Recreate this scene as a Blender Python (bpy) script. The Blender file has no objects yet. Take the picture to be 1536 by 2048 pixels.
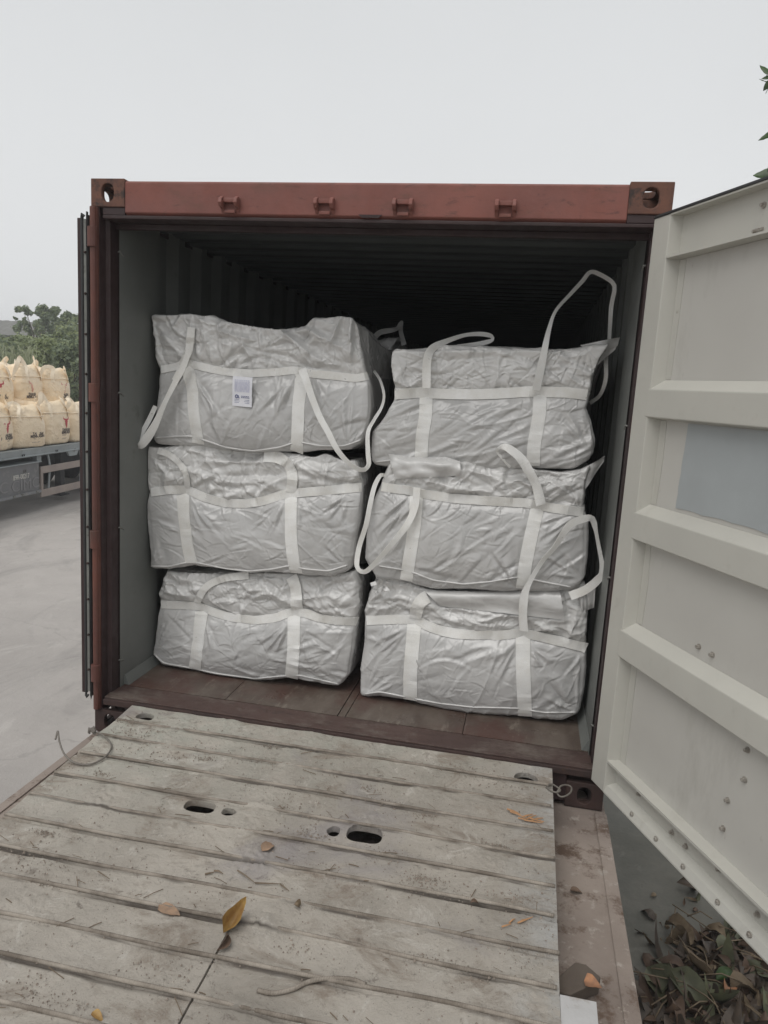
import bpy, bmesh, math, random, time
import numpy as np
from mathutils import Vector, Matrix, noise
from mathutils.bvhtree import BVHTree
R = math.radians
SC = bpy.context.scene
COL = SC.collection
random.seed(7)

# ---------------------------------------------------------------- camera, world, sun, exposure
CAMP = np.array([1.991, -3.106, 1.7657]); YAW, PIT, ROL, FPX = .1895, -.1676, -.059, 1478.18
def _rot(a, b, c):
    ca, sa, cb, sb, cc, sc = math.cos(a), math.sin(a), math.cos(b), math.sin(b), math.cos(c), math.sin(c)
    return (np.array([[ca, -sa, 0], [sa, ca, 0], [0, 0, 1]]) @ np.array([[1, 0, 0], [0, cb, -sb], [0, sb, cb]])
            @ np.array([[cc, 0, sc], [0, 1, 0], [-sc, 0, cc]]))
CR = _rot(YAW, PIT, ROL)
cam_data = bpy.data.cameras.new("camera"); cam = bpy.data.objects.new("camera", cam_data); COL.objects.link(cam)
M4 = Matrix.Identity(4)
for i in range(3):
    M4[i][0] = CR[i][0]; M4[i][1] = CR[i][2]; M4[i][2] = -CR[i][1]; M4[i][3] = CAMP[i]
cam.matrix_world = M4
cam_data.sensor_fit = 'VERTICAL'; cam_data.sensor_height = 36; cam_data.lens = FPX * 36 / 2048
cam_data.clip_start = .05; cam_data.clip_end = 2000
SC.camera = cam
SUN_EL, SUN_AZ = R(60), R(-26)          # soft sun from behind the camera, added to brighten bags and ramp
w = bpy.data.worlds.new("World"); SC.world = w; w.use_nodes = True
nt = w.node_tree; nt.nodes.clear()
N = nt.nodes.new; K = nt.links.new
out = N('ShaderNodeOutputWorld'); bg = N('ShaderNodeBackground')
sky = N('ShaderNodeTexSky'); sky.sky_type = 'NISHITA'; sky.sun_disc = False
sky.sun_elevation = SUN_EL; sky.sun_rotation = math.pi - SUN_AZ; sky.dust_density = 6; sky.air_density = 1.0
hs = N('ShaderNodeHueSaturation'); hs.inputs['Saturation'].default_value = .12
K(sky.outputs[0], hs.inputs['Color'])
geo = N('ShaderNodeTexCoord'); sep = N('ShaderNodeSeparateXYZ'); K(geo.outputs['Generated'], sep.inputs[0])
cr = N('ShaderNodeValToRGB'); K(sep.outputs[2], cr.inputs[0])
cr.color_ramp.elements[0].position = .0; cr.color_ramp.elements[0].color = (7.5, 7.6, 7.68, 1)
cr.color_ramp.elements[1].position = .7; cr.color_ramp.elements[1].color = (5.35, 5.5, 5.6, 1)
nz = N('ShaderNodeTexNoise'); nz.inputs['Scale'].default_value = 1.6; nz.inputs['Detail'].default_value = 4
K(geo.outputs['Generated'], nz.inputs['Vector'])
mr = N('ShaderNodeMapRange'); K(nz.outputs[0], mr.inputs[0]); mr.inputs[3].default_value = .90; mr.inputs[4].default_value = 1.07
mul = N('ShaderNodeVectorMath'); mul.operation = 'SCALE'; K(cr.outputs[0], mul.inputs[0]); K(mr.outputs[0], mul.inputs['Scale'])
mx = N('ShaderNodeMix'); mx.data_type = 'RGBA'; mx.inputs[0].default_value = .9     # cloud cover over the Nishita sky
K(hs.outputs[0], mx.inputs[6]); K(mul.outputs[0], mx.inputs[7])
K(mx.outputs[2], bg.inputs[0]); bg.inputs[1].default_value = .10; K(bg.outputs[0], out.inputs[0])
sd = bpy.data.lights.new("sun", 'SUN'); sd.energy = 1.2; sd.angle = R(50); sd.color = (1, .975, .94)
so = bpy.data.objects.new("sun", sd); COL.objects.link(so)
dsun = Vector((math.sin(SUN_AZ) * math.cos(SUN_EL), -math.cos(SUN_AZ) * math.cos(SUN_EL), math.sin(SUN_EL)))
so.rotation_euler = dsun.to_track_quat('Z', 'Y').to_euler(); so.location = (0, -6, 9)
vs = SC.view_settings; vs.view_transform = 'Standard'; vs.look = 'None'; vs.exposure = .29; vs.gamma = 1

# ---------------------------------------------------------------- measuring: a line of sight meets a plane of the scene
def sight(u, v): return CR @ np.array([(u - 768) / FPX, 1, -(v - 1024) / FPX])
def at(u, v, ax, val):
    d = sight(u, v); i = 'xyz'.index(ax); t = (val - CAMP[i]) / d[i]; p = CAMP + t * d
    return Vector(p)
def pxm(u, v, y):       # metres per photo pixel at depth y
    return float((y - CAMP[1]) / sight(u, v)[1]) / FPX

# ---------------------------------------------------------------- materials
def srgb(r, g, b):
    f = lambda c: ((c / 255 + .055) / 1.055) ** 2.4 if c > 10 else c / 255 / 12.92
    return (f(r), f(g), f(b), 1)
def mk(name):
    m = bpy.data.materials.new(name); m.use_nodes = True; t = m.node_tree
    b = t.nodes['Principled BSDF']; return m, t, b
class NT:
    def __init__(s, t, space='Object'):
        s.t = t; s.tc = t.nodes.new('ShaderNodeTexCoord').outputs[space]
    def n(s, k): return s.t.nodes.new(k)
    def l(s, a, b): s.t.links.new(a, b)
    def noise(s, sc, det=5, rough=.6, vec=None, stretch=None, dist=0):
        x = s.n('ShaderNodeTexNoise'); x.inputs['Scale'].default_value = sc; x.inputs['Detail'].default_value = det
        x.inputs['Roughness'].default_value = rough; x.inputs['Distortion'].default_value = dist
        v = vec or s.tc
        if stretch:
            mp = s.n('ShaderNodeMapping'); mp.inputs['Scale'].default_value = stretch; s.l(v, mp.inputs[0]); v = mp.outputs[0]
        s.l(v, x.inputs['Vector']); return x.outputs[0]
    def rng(s, v, a, b, c=0, d=1):
        x = s.n('ShaderNodeMapRange'); s.l(v, x.inputs[0])
        for i, q in enumerate((a, b, c, d)): x.inputs[i + 1].default_value = q
        return x.outputs[0]
    def mix(s, f, a, b):
        x = s.n('ShaderNodeMix'); x.data_type = 'RGBA'
        if isinstance(f, (int, float)): x.inputs[0].default_value = f
        else: s.l(f, x.inputs[0])
        for i, q in ((6, a), (7, b)):
            if isinstance(q, tuple): x.inputs[i].default_value = q
            else: s.l(q, x.inputs[i])
        return x.outputs[2]
    def math(s, op, a, b=0):
        x = s.n('ShaderNodeMath'); x.operation = op
        for i, q in enumerate((a, b)):
            if isinstance(q, (int, float)): x.inputs[i].default_value = q
            else: s.l(q, x.inputs[i])
        return x.outputs[0]
    def xyz(s, v=None):
        x = s.n('ShaderNodeSeparateXYZ'); s.l(v or s.tc, x.inputs[0]); return x.outputs
    def bump(s, b, h, strength=.3, dist=.01):
        x = s.n('ShaderNodeBump'); x.inputs['Strength'].default_value = strength; x.inputs['Distance'].default_value = dist
        s.l(h, x.inputs['Height'])
        if b.inputs['Normal'].is_linked: s.l(b.inputs['Normal'].links[0].from_socket, x.inputs['Normal'])
        s.l(x.outputs[0], b.inputs['Normal'])
def c4(c): return c if len(c) == 4 else (*c, 1)
def paint(name, a, b2, scale=3, rough=.6, bump=.15, bscale=60, lo=.35, hi=.65, stain=None, stain_lo=.58, stain_hi=.68, sscale=2, metal=0, stretch=None):
    m, t, b = mk(name); q = NT(t)
    f = q.rng(q.noise(scale, 6, .65, stretch=stretch), lo, hi)
    c = q.mix(f, c4(a), c4(b2))
    if stain: c = q.mix(q.rng(q.noise(sscale, 8, .7, stretch=stretch), stain_lo, stain_hi), c, c4(stain))
    q.l(c, b.inputs['Base Color']); b.inputs['Roughness'].default_value = rough; b.inputs['Metallic'].default_value = metal
    q.bump(b, q.noise(bscale, 4, .6), bump, .004)
    return m
MAT = {}
def worn_paint(name, a, b2, rust, amt, streak=(1, 1, 1)):
    m, t, b = mk(name); q = NT(t)
    c = q.mix(q.rng(q.noise(1.8, 7, .7), .36, .66), c4(a), c4(b2))
    c = q.mix(q.rng(q.noise(5, 10, .8, stretch=streak), .56 - amt, .70 - amt, 0, .85), c, c4(rust))
    c = q.mix(q.rng(q.noise(17, 10, .8, dist=.6, stretch=streak), .60 - amt, .70 - amt, 0, .8), c, (.045, .026, .022, 1))
    c = q.mix(q.rng(q.noise(30, 8, .75), .66, .72, 0, .6), c, (.34, .20, .16, 1))
    q.l(c, b.inputs['Base Color']); q.l(q.rng(q.noise(8, 6), .3, .7, .45, .8), b.inputs['Roughness'])
    q.bump(b, q.noise(2.5, 3), .4, .008); q.bump(b, q.noise(50, 8, .75), .3, .004)
    return m
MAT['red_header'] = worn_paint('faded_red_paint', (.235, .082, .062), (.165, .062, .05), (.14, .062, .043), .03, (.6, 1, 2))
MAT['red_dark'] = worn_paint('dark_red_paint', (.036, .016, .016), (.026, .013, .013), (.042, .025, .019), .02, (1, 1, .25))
MAT['red_rod'] = worn_paint('hinge_red_paint', (.145, .052, .036), (.085, .034, .028), (.06, .034, .024), .05, (1, 1, .3))
MAT['rust'] = paint('rusty_casting', (.17, .075, .048), (.10, .05, .038), 9, .8, .5, 70, stain=(.035, .025, .022), stain_lo=.5, stain_hi=.62, sscale=14)
MAT['rust_dark'] = paint('dark_rusty_steel', (.055, .03, .025), (.035, .022, .02), 9, .8, .5, 70, stain=(.10, .045, .02), stain_lo=.6, stain_hi=.7, sscale=6)
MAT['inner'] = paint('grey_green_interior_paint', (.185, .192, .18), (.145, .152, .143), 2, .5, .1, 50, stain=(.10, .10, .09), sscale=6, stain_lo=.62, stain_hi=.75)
MAT['inner_roof'] = paint('dark_ceiling_paint', (.085, .092, .09), (.06, .066, .065), 2, .6, .1, 50)  # darker tone than the side walls, for ceiling and end wall
MAT['rubber'] = paint('black_gasket_rubber', (.018, .018, .019), (.03, .03, .03), 12, .6, .2, 80)
MAT['grey_steel'] = paint('grey_painted_steel', (.20, .20, .185), (.13, .13, .12), 8, .6, .2, 60, stain=(.05, .04, .03), stain_lo=.56, sscale=12)
MAT['bolt'] = paint('dull_zinc_bolt', (.42, .40, .36), (.25, .22, .19), 60, .45, .3, 200, metal=.35)
def door_mat():
    m, t, b = mk('cream_door_paint'); q = NT(t)
    c = q.mix(q.rng(q.noise(1.7, 5), .35, .7), (.49, .478, .43, 1), (.44, .43, .39, 1))
    c = q.mix(q.rng(q.noise(9, 8, .75), .56, .75, 0, .5), c, (.33, .315, .27, 1))
    c = q.mix(q.rng(q.noise(26, 6, .7), .68, .74, 0, .7), c, (.20, .17, .13, 1))
    x, y, z = q.xyz()
    low = q.math('MULTIPLY', q.rng(z, .45, .15), q.rng(q.noise(22, 8, .8, stretch=(1, 1, .35)), .5, .62))
    c = q.mix(q.math('MULTIPLY', low, .35), c, (.5, .49, .45, 1))
    q.l(c, b.inputs['Base Color']); b.inputs['Roughness'].default_value = .5
    q.bump(b, q.noise(1.6, 2), .5, .012); q.bump(b, q.noise(90, 4), .06, .003)
    return m
MAT['door'] = door_mat()
def door_panel_mat():
    m, t, b = mk('grey_white_door_panel_paint'); q = NT(t)
    c = q.mix(q.rng(q.noise(1.3, 5), .35, .7), (.50, .487, .45, 1), (.45, .435, .402, 1))
    c = q.mix(q.rng(q.noise(16, 8, .8), .62, .8, 0, .5), c, (.33, .315, .285, 1))
    c = q.mix(q.rng(q.noise(2.2, 9, .75, stretch=(1.5, 1, .5)), .56, .74, 0, .5), c, (.30, .285, .25, 1))
    c = q.mix(q.rng(q.noise(38, 5, .7, stretch=(1, 1, .3)), .68, .74, 0, .6), c, (.22, .19, .15, 1))
    q.l(c, b.inputs['Base Color']); b.inputs['Roughness'].default_value = .48
    q.bump(b, q.noise(1.2, 2), .7, .02); q.bump(b, q.noise(90, 4), .05, .003)
    return m
MAT['panel'] = door_panel_mat()
MAT['patch'] = paint('blue_grey_touch_up_paint', (.36, .385, .39), (.33, .35, .355), 4, .4, .05, 80)
def deck_mat():
    m, t, b = mk('dusty_rusted_deck_steel'); q = NT(t)
    c = q.mix(q.rng(q.noise(2.3, 7), .38, .62), (.30, .25, .215, 1), (.215, .175, .15, 1))
    c = q.mix(q.rng(q.noise(6, 8, .75), .52, .62), c, (.12, .08, .058, 1))
    c = q.mix(q.rng(q.noise(19, 8, .7), .57, .66, 0, .8), c, (.38, .34, .30, 1))
    q.l(c, b.inputs['Base Color']); b.inputs['Roughness'].default_value = .9
    q.bump(b, q.noise(30, 8, .7), .4, .01)
    return m
MAT['deck'] = deck_mat()
def ramp_mat():
    m, t, b = mk('muddy_steel_ramp'); q = NT(t)
    c = q.mix(q.rng(q.noise(1.3, 7, .65), .40, .60), (.555, .505, .44, 1), (.41, .37, .32, 1))
    x, y, z = q.xyz()
    lin = q.math('ADD', q.math('MULTIPLY', x, -.45), q.math('MULTIPLY', y, .8))
    paintm = q.math('MULTIPLY', q.rng(lin, -.62, .35), q.rng(q.noise(5, 9, .8), .40, .60))
    c = q.mix(paintm, c, (.50, .50, .435, 1))
    edge = q.math('MULTIPLY', q.rng(x, .80, .98), q.rng(q.noise(4, 9, .8), .42, .56, 0, .8))
    c = q.mix(edge, c, (.52, .515, .50, 1))
    c = q.mix(q.rng(q.noise(2.6, 9, .75, dist=.6, stretch=(1, 1.7, 1)), .52, .64, 0, .9), c, (.31, .255, .205, 1))
    c = q.mix(q.rng(q.noise(14, 9, .85, dist=.5), .56, .66, 0, .85), c, (.17, .14, .115, 1))
    c = q.mix(q.rng(q.noise(6, 9, .8, dist=1.), .57, .64, 0, .75), c, (.64, .60, .54, 1))
    c = q.mix(q.rng(q.noise(1.0, 6, .65, dist=.8), .56, .66, 0, .6), c, (.34, .31, .32, 1))
    c = q.mix(q.rng(q.noise(70, 4, .7), .62, .72, 0, .5), c, (.12, .10, .085, 1))
    at_ = q.n('ShaderNodeAttribute'); at_.attribute_name = 'bar_shade_dirt'
    c = q.mix(q.rng(at_.outputs['Fac'], .1, .75, 0, .9), c, (.10, .083, .068, 1))  # dark band along each bar: shadow and dirt mixed into the colour
    q.l(c, b.inputs['Base Color'])
    q.l(q.rng(q.noise(4, 6), .3, .7, .62, .95), b.inputs['Roughness'])
    q.bump(b, q.noise(7, 10, .78, dist=.4), .8, .028); q.bump(b, q.noise(40, 9, .85), .8, .010)
    return m
MAT['ramp'] = ramp_mat()
def bar_mat():
    m, t, b = mk('dirty_ribbed_bar'); q = NT(t)
    c = q.mix(q.rng(q.noise(5, 8, .7), .4, .6), (.33, .29, .245, 1), (.15, .125, .10, 1))
    q.l(c, b.inputs['Base Color']); b.inputs['Roughness'].default_value = .85
    wv = q.n('ShaderNodeTexWave'); wv.inputs['Scale'].default_value = 46; q.l(q.tc, wv.inputs['Vector'])
    q.bump(b, wv.outputs['Fac'], .5, .002); q.bump(b, q.noise(60, 6), .5, .005)
    return m
MAT['bar'] = bar_mat()
MAT['side_plate'] = paint('pale_grey_plate_paint', (.47, .465, .46), (.40, .39, .385), 5, .7, .3, 60, stain=(.30, .27, .24), stain_lo=.55, sscale=9)
def floor_mat():
    m, t, b = mk('worn_plywood_floor'); q = NT(t)
    x, y, z = q.xyz()
    c = q.mix(q.rng(q.noise(6, 7, .7, stretch=(1, .35, 1)), .38, .62), (.135, .108, .088, 1), (.08, .058, .046, 1))
    c = q.mix(q.rng(q.noise(1.4, 7, .6, stretch=(1.6, 1, 1)), .50, .60, 0, .75), c, (.085, .038, .030, 1))
    c = q.mix(q.rng(q.noise(13, 9, .8, stretch=(1, .3, 1)), .56, .66, 0, .7), c, (.24, .205, .17, 1))
    q.l(c, b.inputs['Base Color']); q.l(q.rng(q.noise(5, 5), .35, .65, .25, .6), b.inputs['Roughness'])
    q.bump(b, q.noise(40, 7, .7, stretch=(.12, 1, 1)), .4, .004); q.bump(b, q.noise(4, 6), .4, .01)
    return m
MAT['floor'] = floor_mat()
def ground_mat():
    m, t, b = mk('yard_concrete'); q = NT(t)
    c = q.mix(q.rng(q.noise(.25, 8, .65, dist=.4), .40, .60), (.44, .41, .385, 1), (.35, .325, .305, 1))
    c = q.mix(q.rng(q.noise(.9, 9, .75, dist=.8, stretch=(1, .45, 1)), .50, .64, 0, .7), c, (.28, .262, .248, 1))
    c = q.mix(q.rng(q.noise(2.4, 9, .8, dist=.6, stretch=(1, .4, 1)), .56, .66, 0, .6), c, (.50, .475, .445, 1))
    c = q.mix(q.rng(q.noise(9, 9, .8), .58, .70, 0, .6), c, (.23, .215, .20, 1))
    ck = q.n('ShaderNodeTexVoronoi'); ck.feature = 'DISTANCE_TO_EDGE'; ck.inputs['Scale'].default_value = .35
    wv_ = q.n('ShaderNodeVectorMath'); wv_.operation = 'MULTIPLY_ADD'
    nn_ = q.n('ShaderNodeTexNoise'); nn_.inputs['Scale'].default_value = 2.5; nn_.inputs['Detail'].default_value = 6; q.l(q.tc, nn_.inputs['Vector'])
    q.l(nn_.outputs['Color'], wv_.inputs[0]); wv_.inputs[1].default_value = (.5, .5, .5); q.l(q.tc, wv_.inputs[2]); q.l(wv_.outputs[0], ck.inputs['Vector'])
    c = q.mix(q.rng(ck.outputs['Distance'], .004, .001, 0, .22), c, (.15, .14, .13, 1))
    x, y, z = q.xyz()
    ed = q.math('ADD', x, q.math('MULTIPLY', q.noise(1.1, 6), .8))
    damp = q.rng(ed, 2.0, 3.1)
    g = q.mix(q.rng(q.noise(2.4, 9, .75), .42, .62), (.125, .123, .105, 1), (.165, .158, .135, 1))
    g = q.mix(q.rng(q.noise(2.0, 6, .6, dist=1.5), .62, .66, 0, .6), g, (.21, .205, .18, 1))
    g = q.mix(q.rng(q.noise(20, 8, .8), .60, .68, 0, .7), g, (.055, .05, .042, 1))
    c = q.mix(damp, c, g)
    q.l(c, b.inputs['Base Color'])
    q.l(q.rng(q.noise(.8, 6), .35, .65, .5, .95), b.inputs['Roughness'])
    q.bump(b, q.noise(4, 9, .7), .35, .03); q.bump(b, q.noise(45, 7, .7), .35, .006)
    return m
MAT['ground'] = ground_mat()
MAT['sill_worn'] = worn_paint('worn_red_sill', (.085, .05, .042), (.06, .036, .031), (.15, .125, .105), .07, (.5, 1, 1))
def fabric_mat(name, a, b2, rough=.42, crump=.55, vs=5.5, sheen=0, ws=420):
    m, t, b = mk(name); q = NT(t)
    oi = q.n('ShaderNodeObjectInfo')
    ad = q.n('ShaderNodeVectorMath'); ad.operation = 'ADD'; q.l(q.tc, ad.inputs[0])
    cx = q.n('ShaderNodeCombineXYZ'); q.l(q.math('MULTIPLY', oi.outputs['Random'], 17.3), cx.inputs[0]); q.l(cx.outputs[0], ad.inputs[1])
    v = ad.outputs[0]
    c = q.mix(q.rng(q.noise(2.6, 6, .6, vec=v), .36, .66), c4(a), c4(b2))
    c = q.mix(q.rng(q.noise(7, 9, .8, vec=v), .66, .78, 0, .35), c, (a[0] * .72, a[1] * .69, a[2] * .64, 1))
    q.l(c, b.inputs['Base Color'])
    q.l(q.rng(q.noise(4, 4, vec=v), .3, .7, rough - .08, rough + .12), b.inputs['Roughness'])
    # crumple: ridged creases at two sizes over soft facets
    wob = q.n('ShaderNodeTexNoise'); wob.inputs['Scale'].default_value = 3.5; wob.inputs['Detail'].default_value = 3; q.l(v, wob.inputs['Vector'])
    mad = q.n('ShaderNodeVectorMath'); mad.operation = 'MULTIPLY_ADD'; q.l(wob.outputs['Color'], mad.inputs[0]); mad.inputs[1].default_value = (.35, .35, .35); q.l(v, mad.inputs[2])
    for s_, st, di in ((vs, crump, .02), (vs * 2.6, crump * .7, .008)):
        vo = q.n('ShaderNodeTexVoronoi'); vo.feature = 'F1'; vo.inputs['Scale'].default_value = s_
        mp = q.n('ShaderNodeMapping'); mp.inputs['Scale'].default_value = (.8, 1, 1.5); mp.inputs['Rotation'].default_value = (0, .5, 0)
        q.l(mad.outputs[0], mp.inputs[0]); q.l(mp.outputs[0], vo.inputs['Vector'])
        q.bump(b, vo.outputs['Distance'], st, di)
    b.inputs['Coat Weight'].default_value = .6 if ws else .15; b.inputs['Coat Roughness'].default_value = .17
    for s_, st, di, ro in ((4.5, .6, .022, .5), (11, .7, .012, -.4), (24, .5, .005, .9)):
        rg = q.n('ShaderNodeTexNoise'); rg.noise_type = 'RIDGED_MULTIFRACTAL'; rg.inputs['Scale'].default_value = s_; rg.inputs['Detail'].default_value = 4; rg.inputs['Roughness'].default_value = .5; rg.inputs['Distortion'].default_value = .5
        mp = q.n('ShaderNodeMapping'); mp.inputs['Scale'].default_value = (.7, 1, 1.35); mp.inputs['Rotation'].default_value = (0, ro, 0)
        q.l(v, mp.inputs[0]); q.l(mp.outputs[0], rg.inputs['Vector']); q.bump(b, rg.outputs[0], st * crump / .3, di)
    if ws:
        wv = q.n('ShaderNodeTexWave'); wv.inputs['Scale'].default_value = ws / 6.28; wv.bands_direction = 'Z'; q.l(q.tc, wv.inputs['Vector'])
        q.bump(b, wv.outputs['Fac'], .10, .001)
    return m
MAT['bag'] = fabric_mat('woven_plastic_bag_cloth', (.555, .548, .537), (.455, .45, .442), .28, .20, 5)
MAT['skirt'] = fabric_mat('thin_white_skirt_cloth', (.66, .652, .636), (.56, .552, .54), .27, .28, 6)
def web_mat(name, a):
    m, t, b = mk(name); q = NT(t)
    c = q.mix(q.rng(q.noise(6, 7, .7), .4, .7), c4(a), (a[0] * .85, a[1] * .83, a[2] * .79, 1))
    c = q.mix(q.rng(q.noise(45, 2, .5), .74, .78, 0, .6), c, (a[0] * .4, a[1] * .38, a[2] * .35, 1))
    q.l(c, b.inputs['Base Color']); b.inputs['Roughness'].default_value = .55
    q.bump(b, q.noise(260, 2), .6, .002); q.bump(b, q.noise(12, 4, .6), .5, .004)
    wv = q.n('ShaderNodeTexWave'); wv.bands_direction = 'DIAGONAL'; wv.inputs['Scale'].default_value = 95; q.l(q.tc, wv.inputs['Vector']); q.bump(b, wv.outputs['Fac'], .35, .0015)
    return m
MAT['web'] = web_mat('white_webbing', (.82, .815, .795))
MAT['cream'] = fabric_mat('cream_bag_cloth', (.90, .74, .53), (.82, .66, .46), .36, .6, 3.4, ws=0)
MAT['cream_web'] = web_mat('cream_webbing', (.92, .80, .63))
MAT['logo_red'] = paint('red_print', (.5, .05, .06), (.55, .09, .10), 20, .5, .02)
MAT['logo_pale'] = paint('worn_red_print', (.72, .33, .27), (.76, .42, .33), 20, .5, .02)
MAT['print_dark'] = paint('dark_print', (.06, .045, .04), (.10, .08, .07), 20, .5, .02)
MAT['print_faint'] = paint('faint_print', (.42, .34, .25), (.5, .41, .31), 20, .5, .02)
MAT['tag'] = paint('white_tag_paper', (.80, .80, .84), (.76, .76, .81), 20, .4, .02)
MAT['tag_ink'] = paint('pale_blue_ink', (.48, .49, .64), (.55, .56, .70), 20, .5, .02)
MAT['tag_ink_dark'] = paint('blue_black_ink', (.10, .12, .25), (.16, .18, .32), 20, .5, .02)
MAT['truck_rail'] = paint('pale_blue_grey_truck_rail', (.33, .36, .37), (.27, .295, .30), 3, .6, .1, 30, stain=(.14, .13, .12), stain_lo=.6, sscale=5)
MAT['truck_box'] = paint('dusty_grey_toolbox_paint', (.20, .20, .205), (.165, .165, .17), 2, .7, .1, 30, stain=(.27, .26, .25), stain_lo=.55, sscale=4)
MAT['truck_guard'] = paint('dusty_pink_beige_guard_rail', (.37, .31, .275), (.31, .26, .235), 2.5, .7, .1, 30)
MAT['raised_paint'] = paint('raised_letter_paint', (.25, .245, .25), (.22, .215, .22), 4, .6, .05, 30)
MAT['truck_dark'] = paint('dark_chassis_steel', (.045, .045, .05), (.07, .068, .068), 3, .8, .2, 30)
MAT['plate_white'] = paint('white_stencil_paint', (.75, .73, .68), (.6, .58, .54), 30, .6, .02)
MAT['tyre'] = paint('tyre_rubber', (.03, .03, .03), (.05, .048, .045), 8, .85, .3, 60)
MAT['shed_roof'] = paint('weathered_grey_shed_roof', (.17, .165, .15), (.13, .127, .115), .25, .85, .3, 3, stain=(.09, .10, .07), sscale=.3)
MAT['shed_wall'] = paint('dark_shed_wall', (.06, .058, .05), (.085, .08, .068), .4, .9, .2, 4)
def leafmat(name, a, b2, rough=.55, sc=4, trans=.35):
    m, t, b = mk(name); q = NT(t)
    c = q.mix(q.rng(q.noise(sc, 4, .6), .35, .65), c4(a), c4(b2)); q.l(c, b.inputs['Base Color'])
    b.inputs['Roughness'].default_value = rough
    if trans:
        tr = q.n('ShaderNodeBsdfTranslucent'); q.l(c, tr.inputs[0]); ms = q.n('ShaderNodeMixShader'); ms.inputs[0].default_value = trans
        q.l(b.outputs[0], ms.inputs[1]); q.l(tr.outputs[0], ms.inputs[2]); q.l(ms.outputs[0], t.nodes['Material Output'].inputs[0])
    return m
MAT['leaf_g1'] = leafmat('mid_green_leaf', (.27, .31, .16), (.20, .245, .115), sc=.6)
MAT['leaf_g2'] = leafmat('yellow_green_leaf', (.35, .39, .18), (.27, .32, .14), sc=.6)
MAT['leaf_g3'] = leafmat('blue_green_leaf', (.23, .28, .175), (.17, .215, .13), sc=.6)
MAT['leaf_reed'] = leafmat('pale_reed_blade', (.38, .40, .26), (.27, .30, .18), sc=2)
MAT['leaf_big'] = leafmat('glossy_dark_green_leaf', (.06, .12, .025), (.045, .07, .03), .35, 6)
MAT['leaf_dry1'] = leafmat('dry_brown_leaf', (.15, .098, .066), (.08, .052, .037), .7, 12, 0)
MAT['leaf_dry2'] = leafmat('dark_rotten_leaf', (.065, .052, .042), (.11, .083, .062), .6, 12, 0)
MAT['leaf_dry3'] = leafmat('pale_dry_leaf', (.22, .165, .105), (.13, .095, .06), .7, 12, 0)
MAT['leaf_dry4'] = leafmat('olive_leaf', (.14, .145, .08), (.085, .088, .055), .6, 12, 0)
MAT['leaf_yellow'] = leafmat('yellow_ochre_leaf', (.42, .27, .085), (.27, .15, .05), .55, 25, .1)
MAT['leaf_orange'] = leafmat('orange_brown_leaf', (.40, .19, .09), (.23, .12, .07), .7, 30, 0)
MAT['leaf_dry5'] = leafmat('dusty_tan_leaf', (.36, .235, .15), (.24, .165, .115), .8, 40, 0)
MAT['bark'] = paint('grey_brown_bark', (.13, .105, .08), (.08, .065, .05), 5, .9, .6, 20)
MAT['wood_block'] = paint('weathered_dark_wood', (.12, .095, .075), (.07, .055, .045), 6, .85, .4, 50, stretch=(1, .2, 1))
MAT['mud'] = paint('dry_mud', (.33, .28, .235), (.20, .165, .135), 30, .95, .4, 100)
MAT['twig'] = paint('dry_twig', (.22, .165, .115), (.13, .10, .07), 20, .9, .3, 100)
MAT['splinter'] = paint('fresh_wood_splinter', (.50, .27, .13), (.36, .20, .10), 30, .7, .2, 100)
MAT['wire'] = paint('dull_steel_wire', (.22, .20, .175), (.13, .115, .10), 30, .6, .3, 100, metal=.3)

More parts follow.
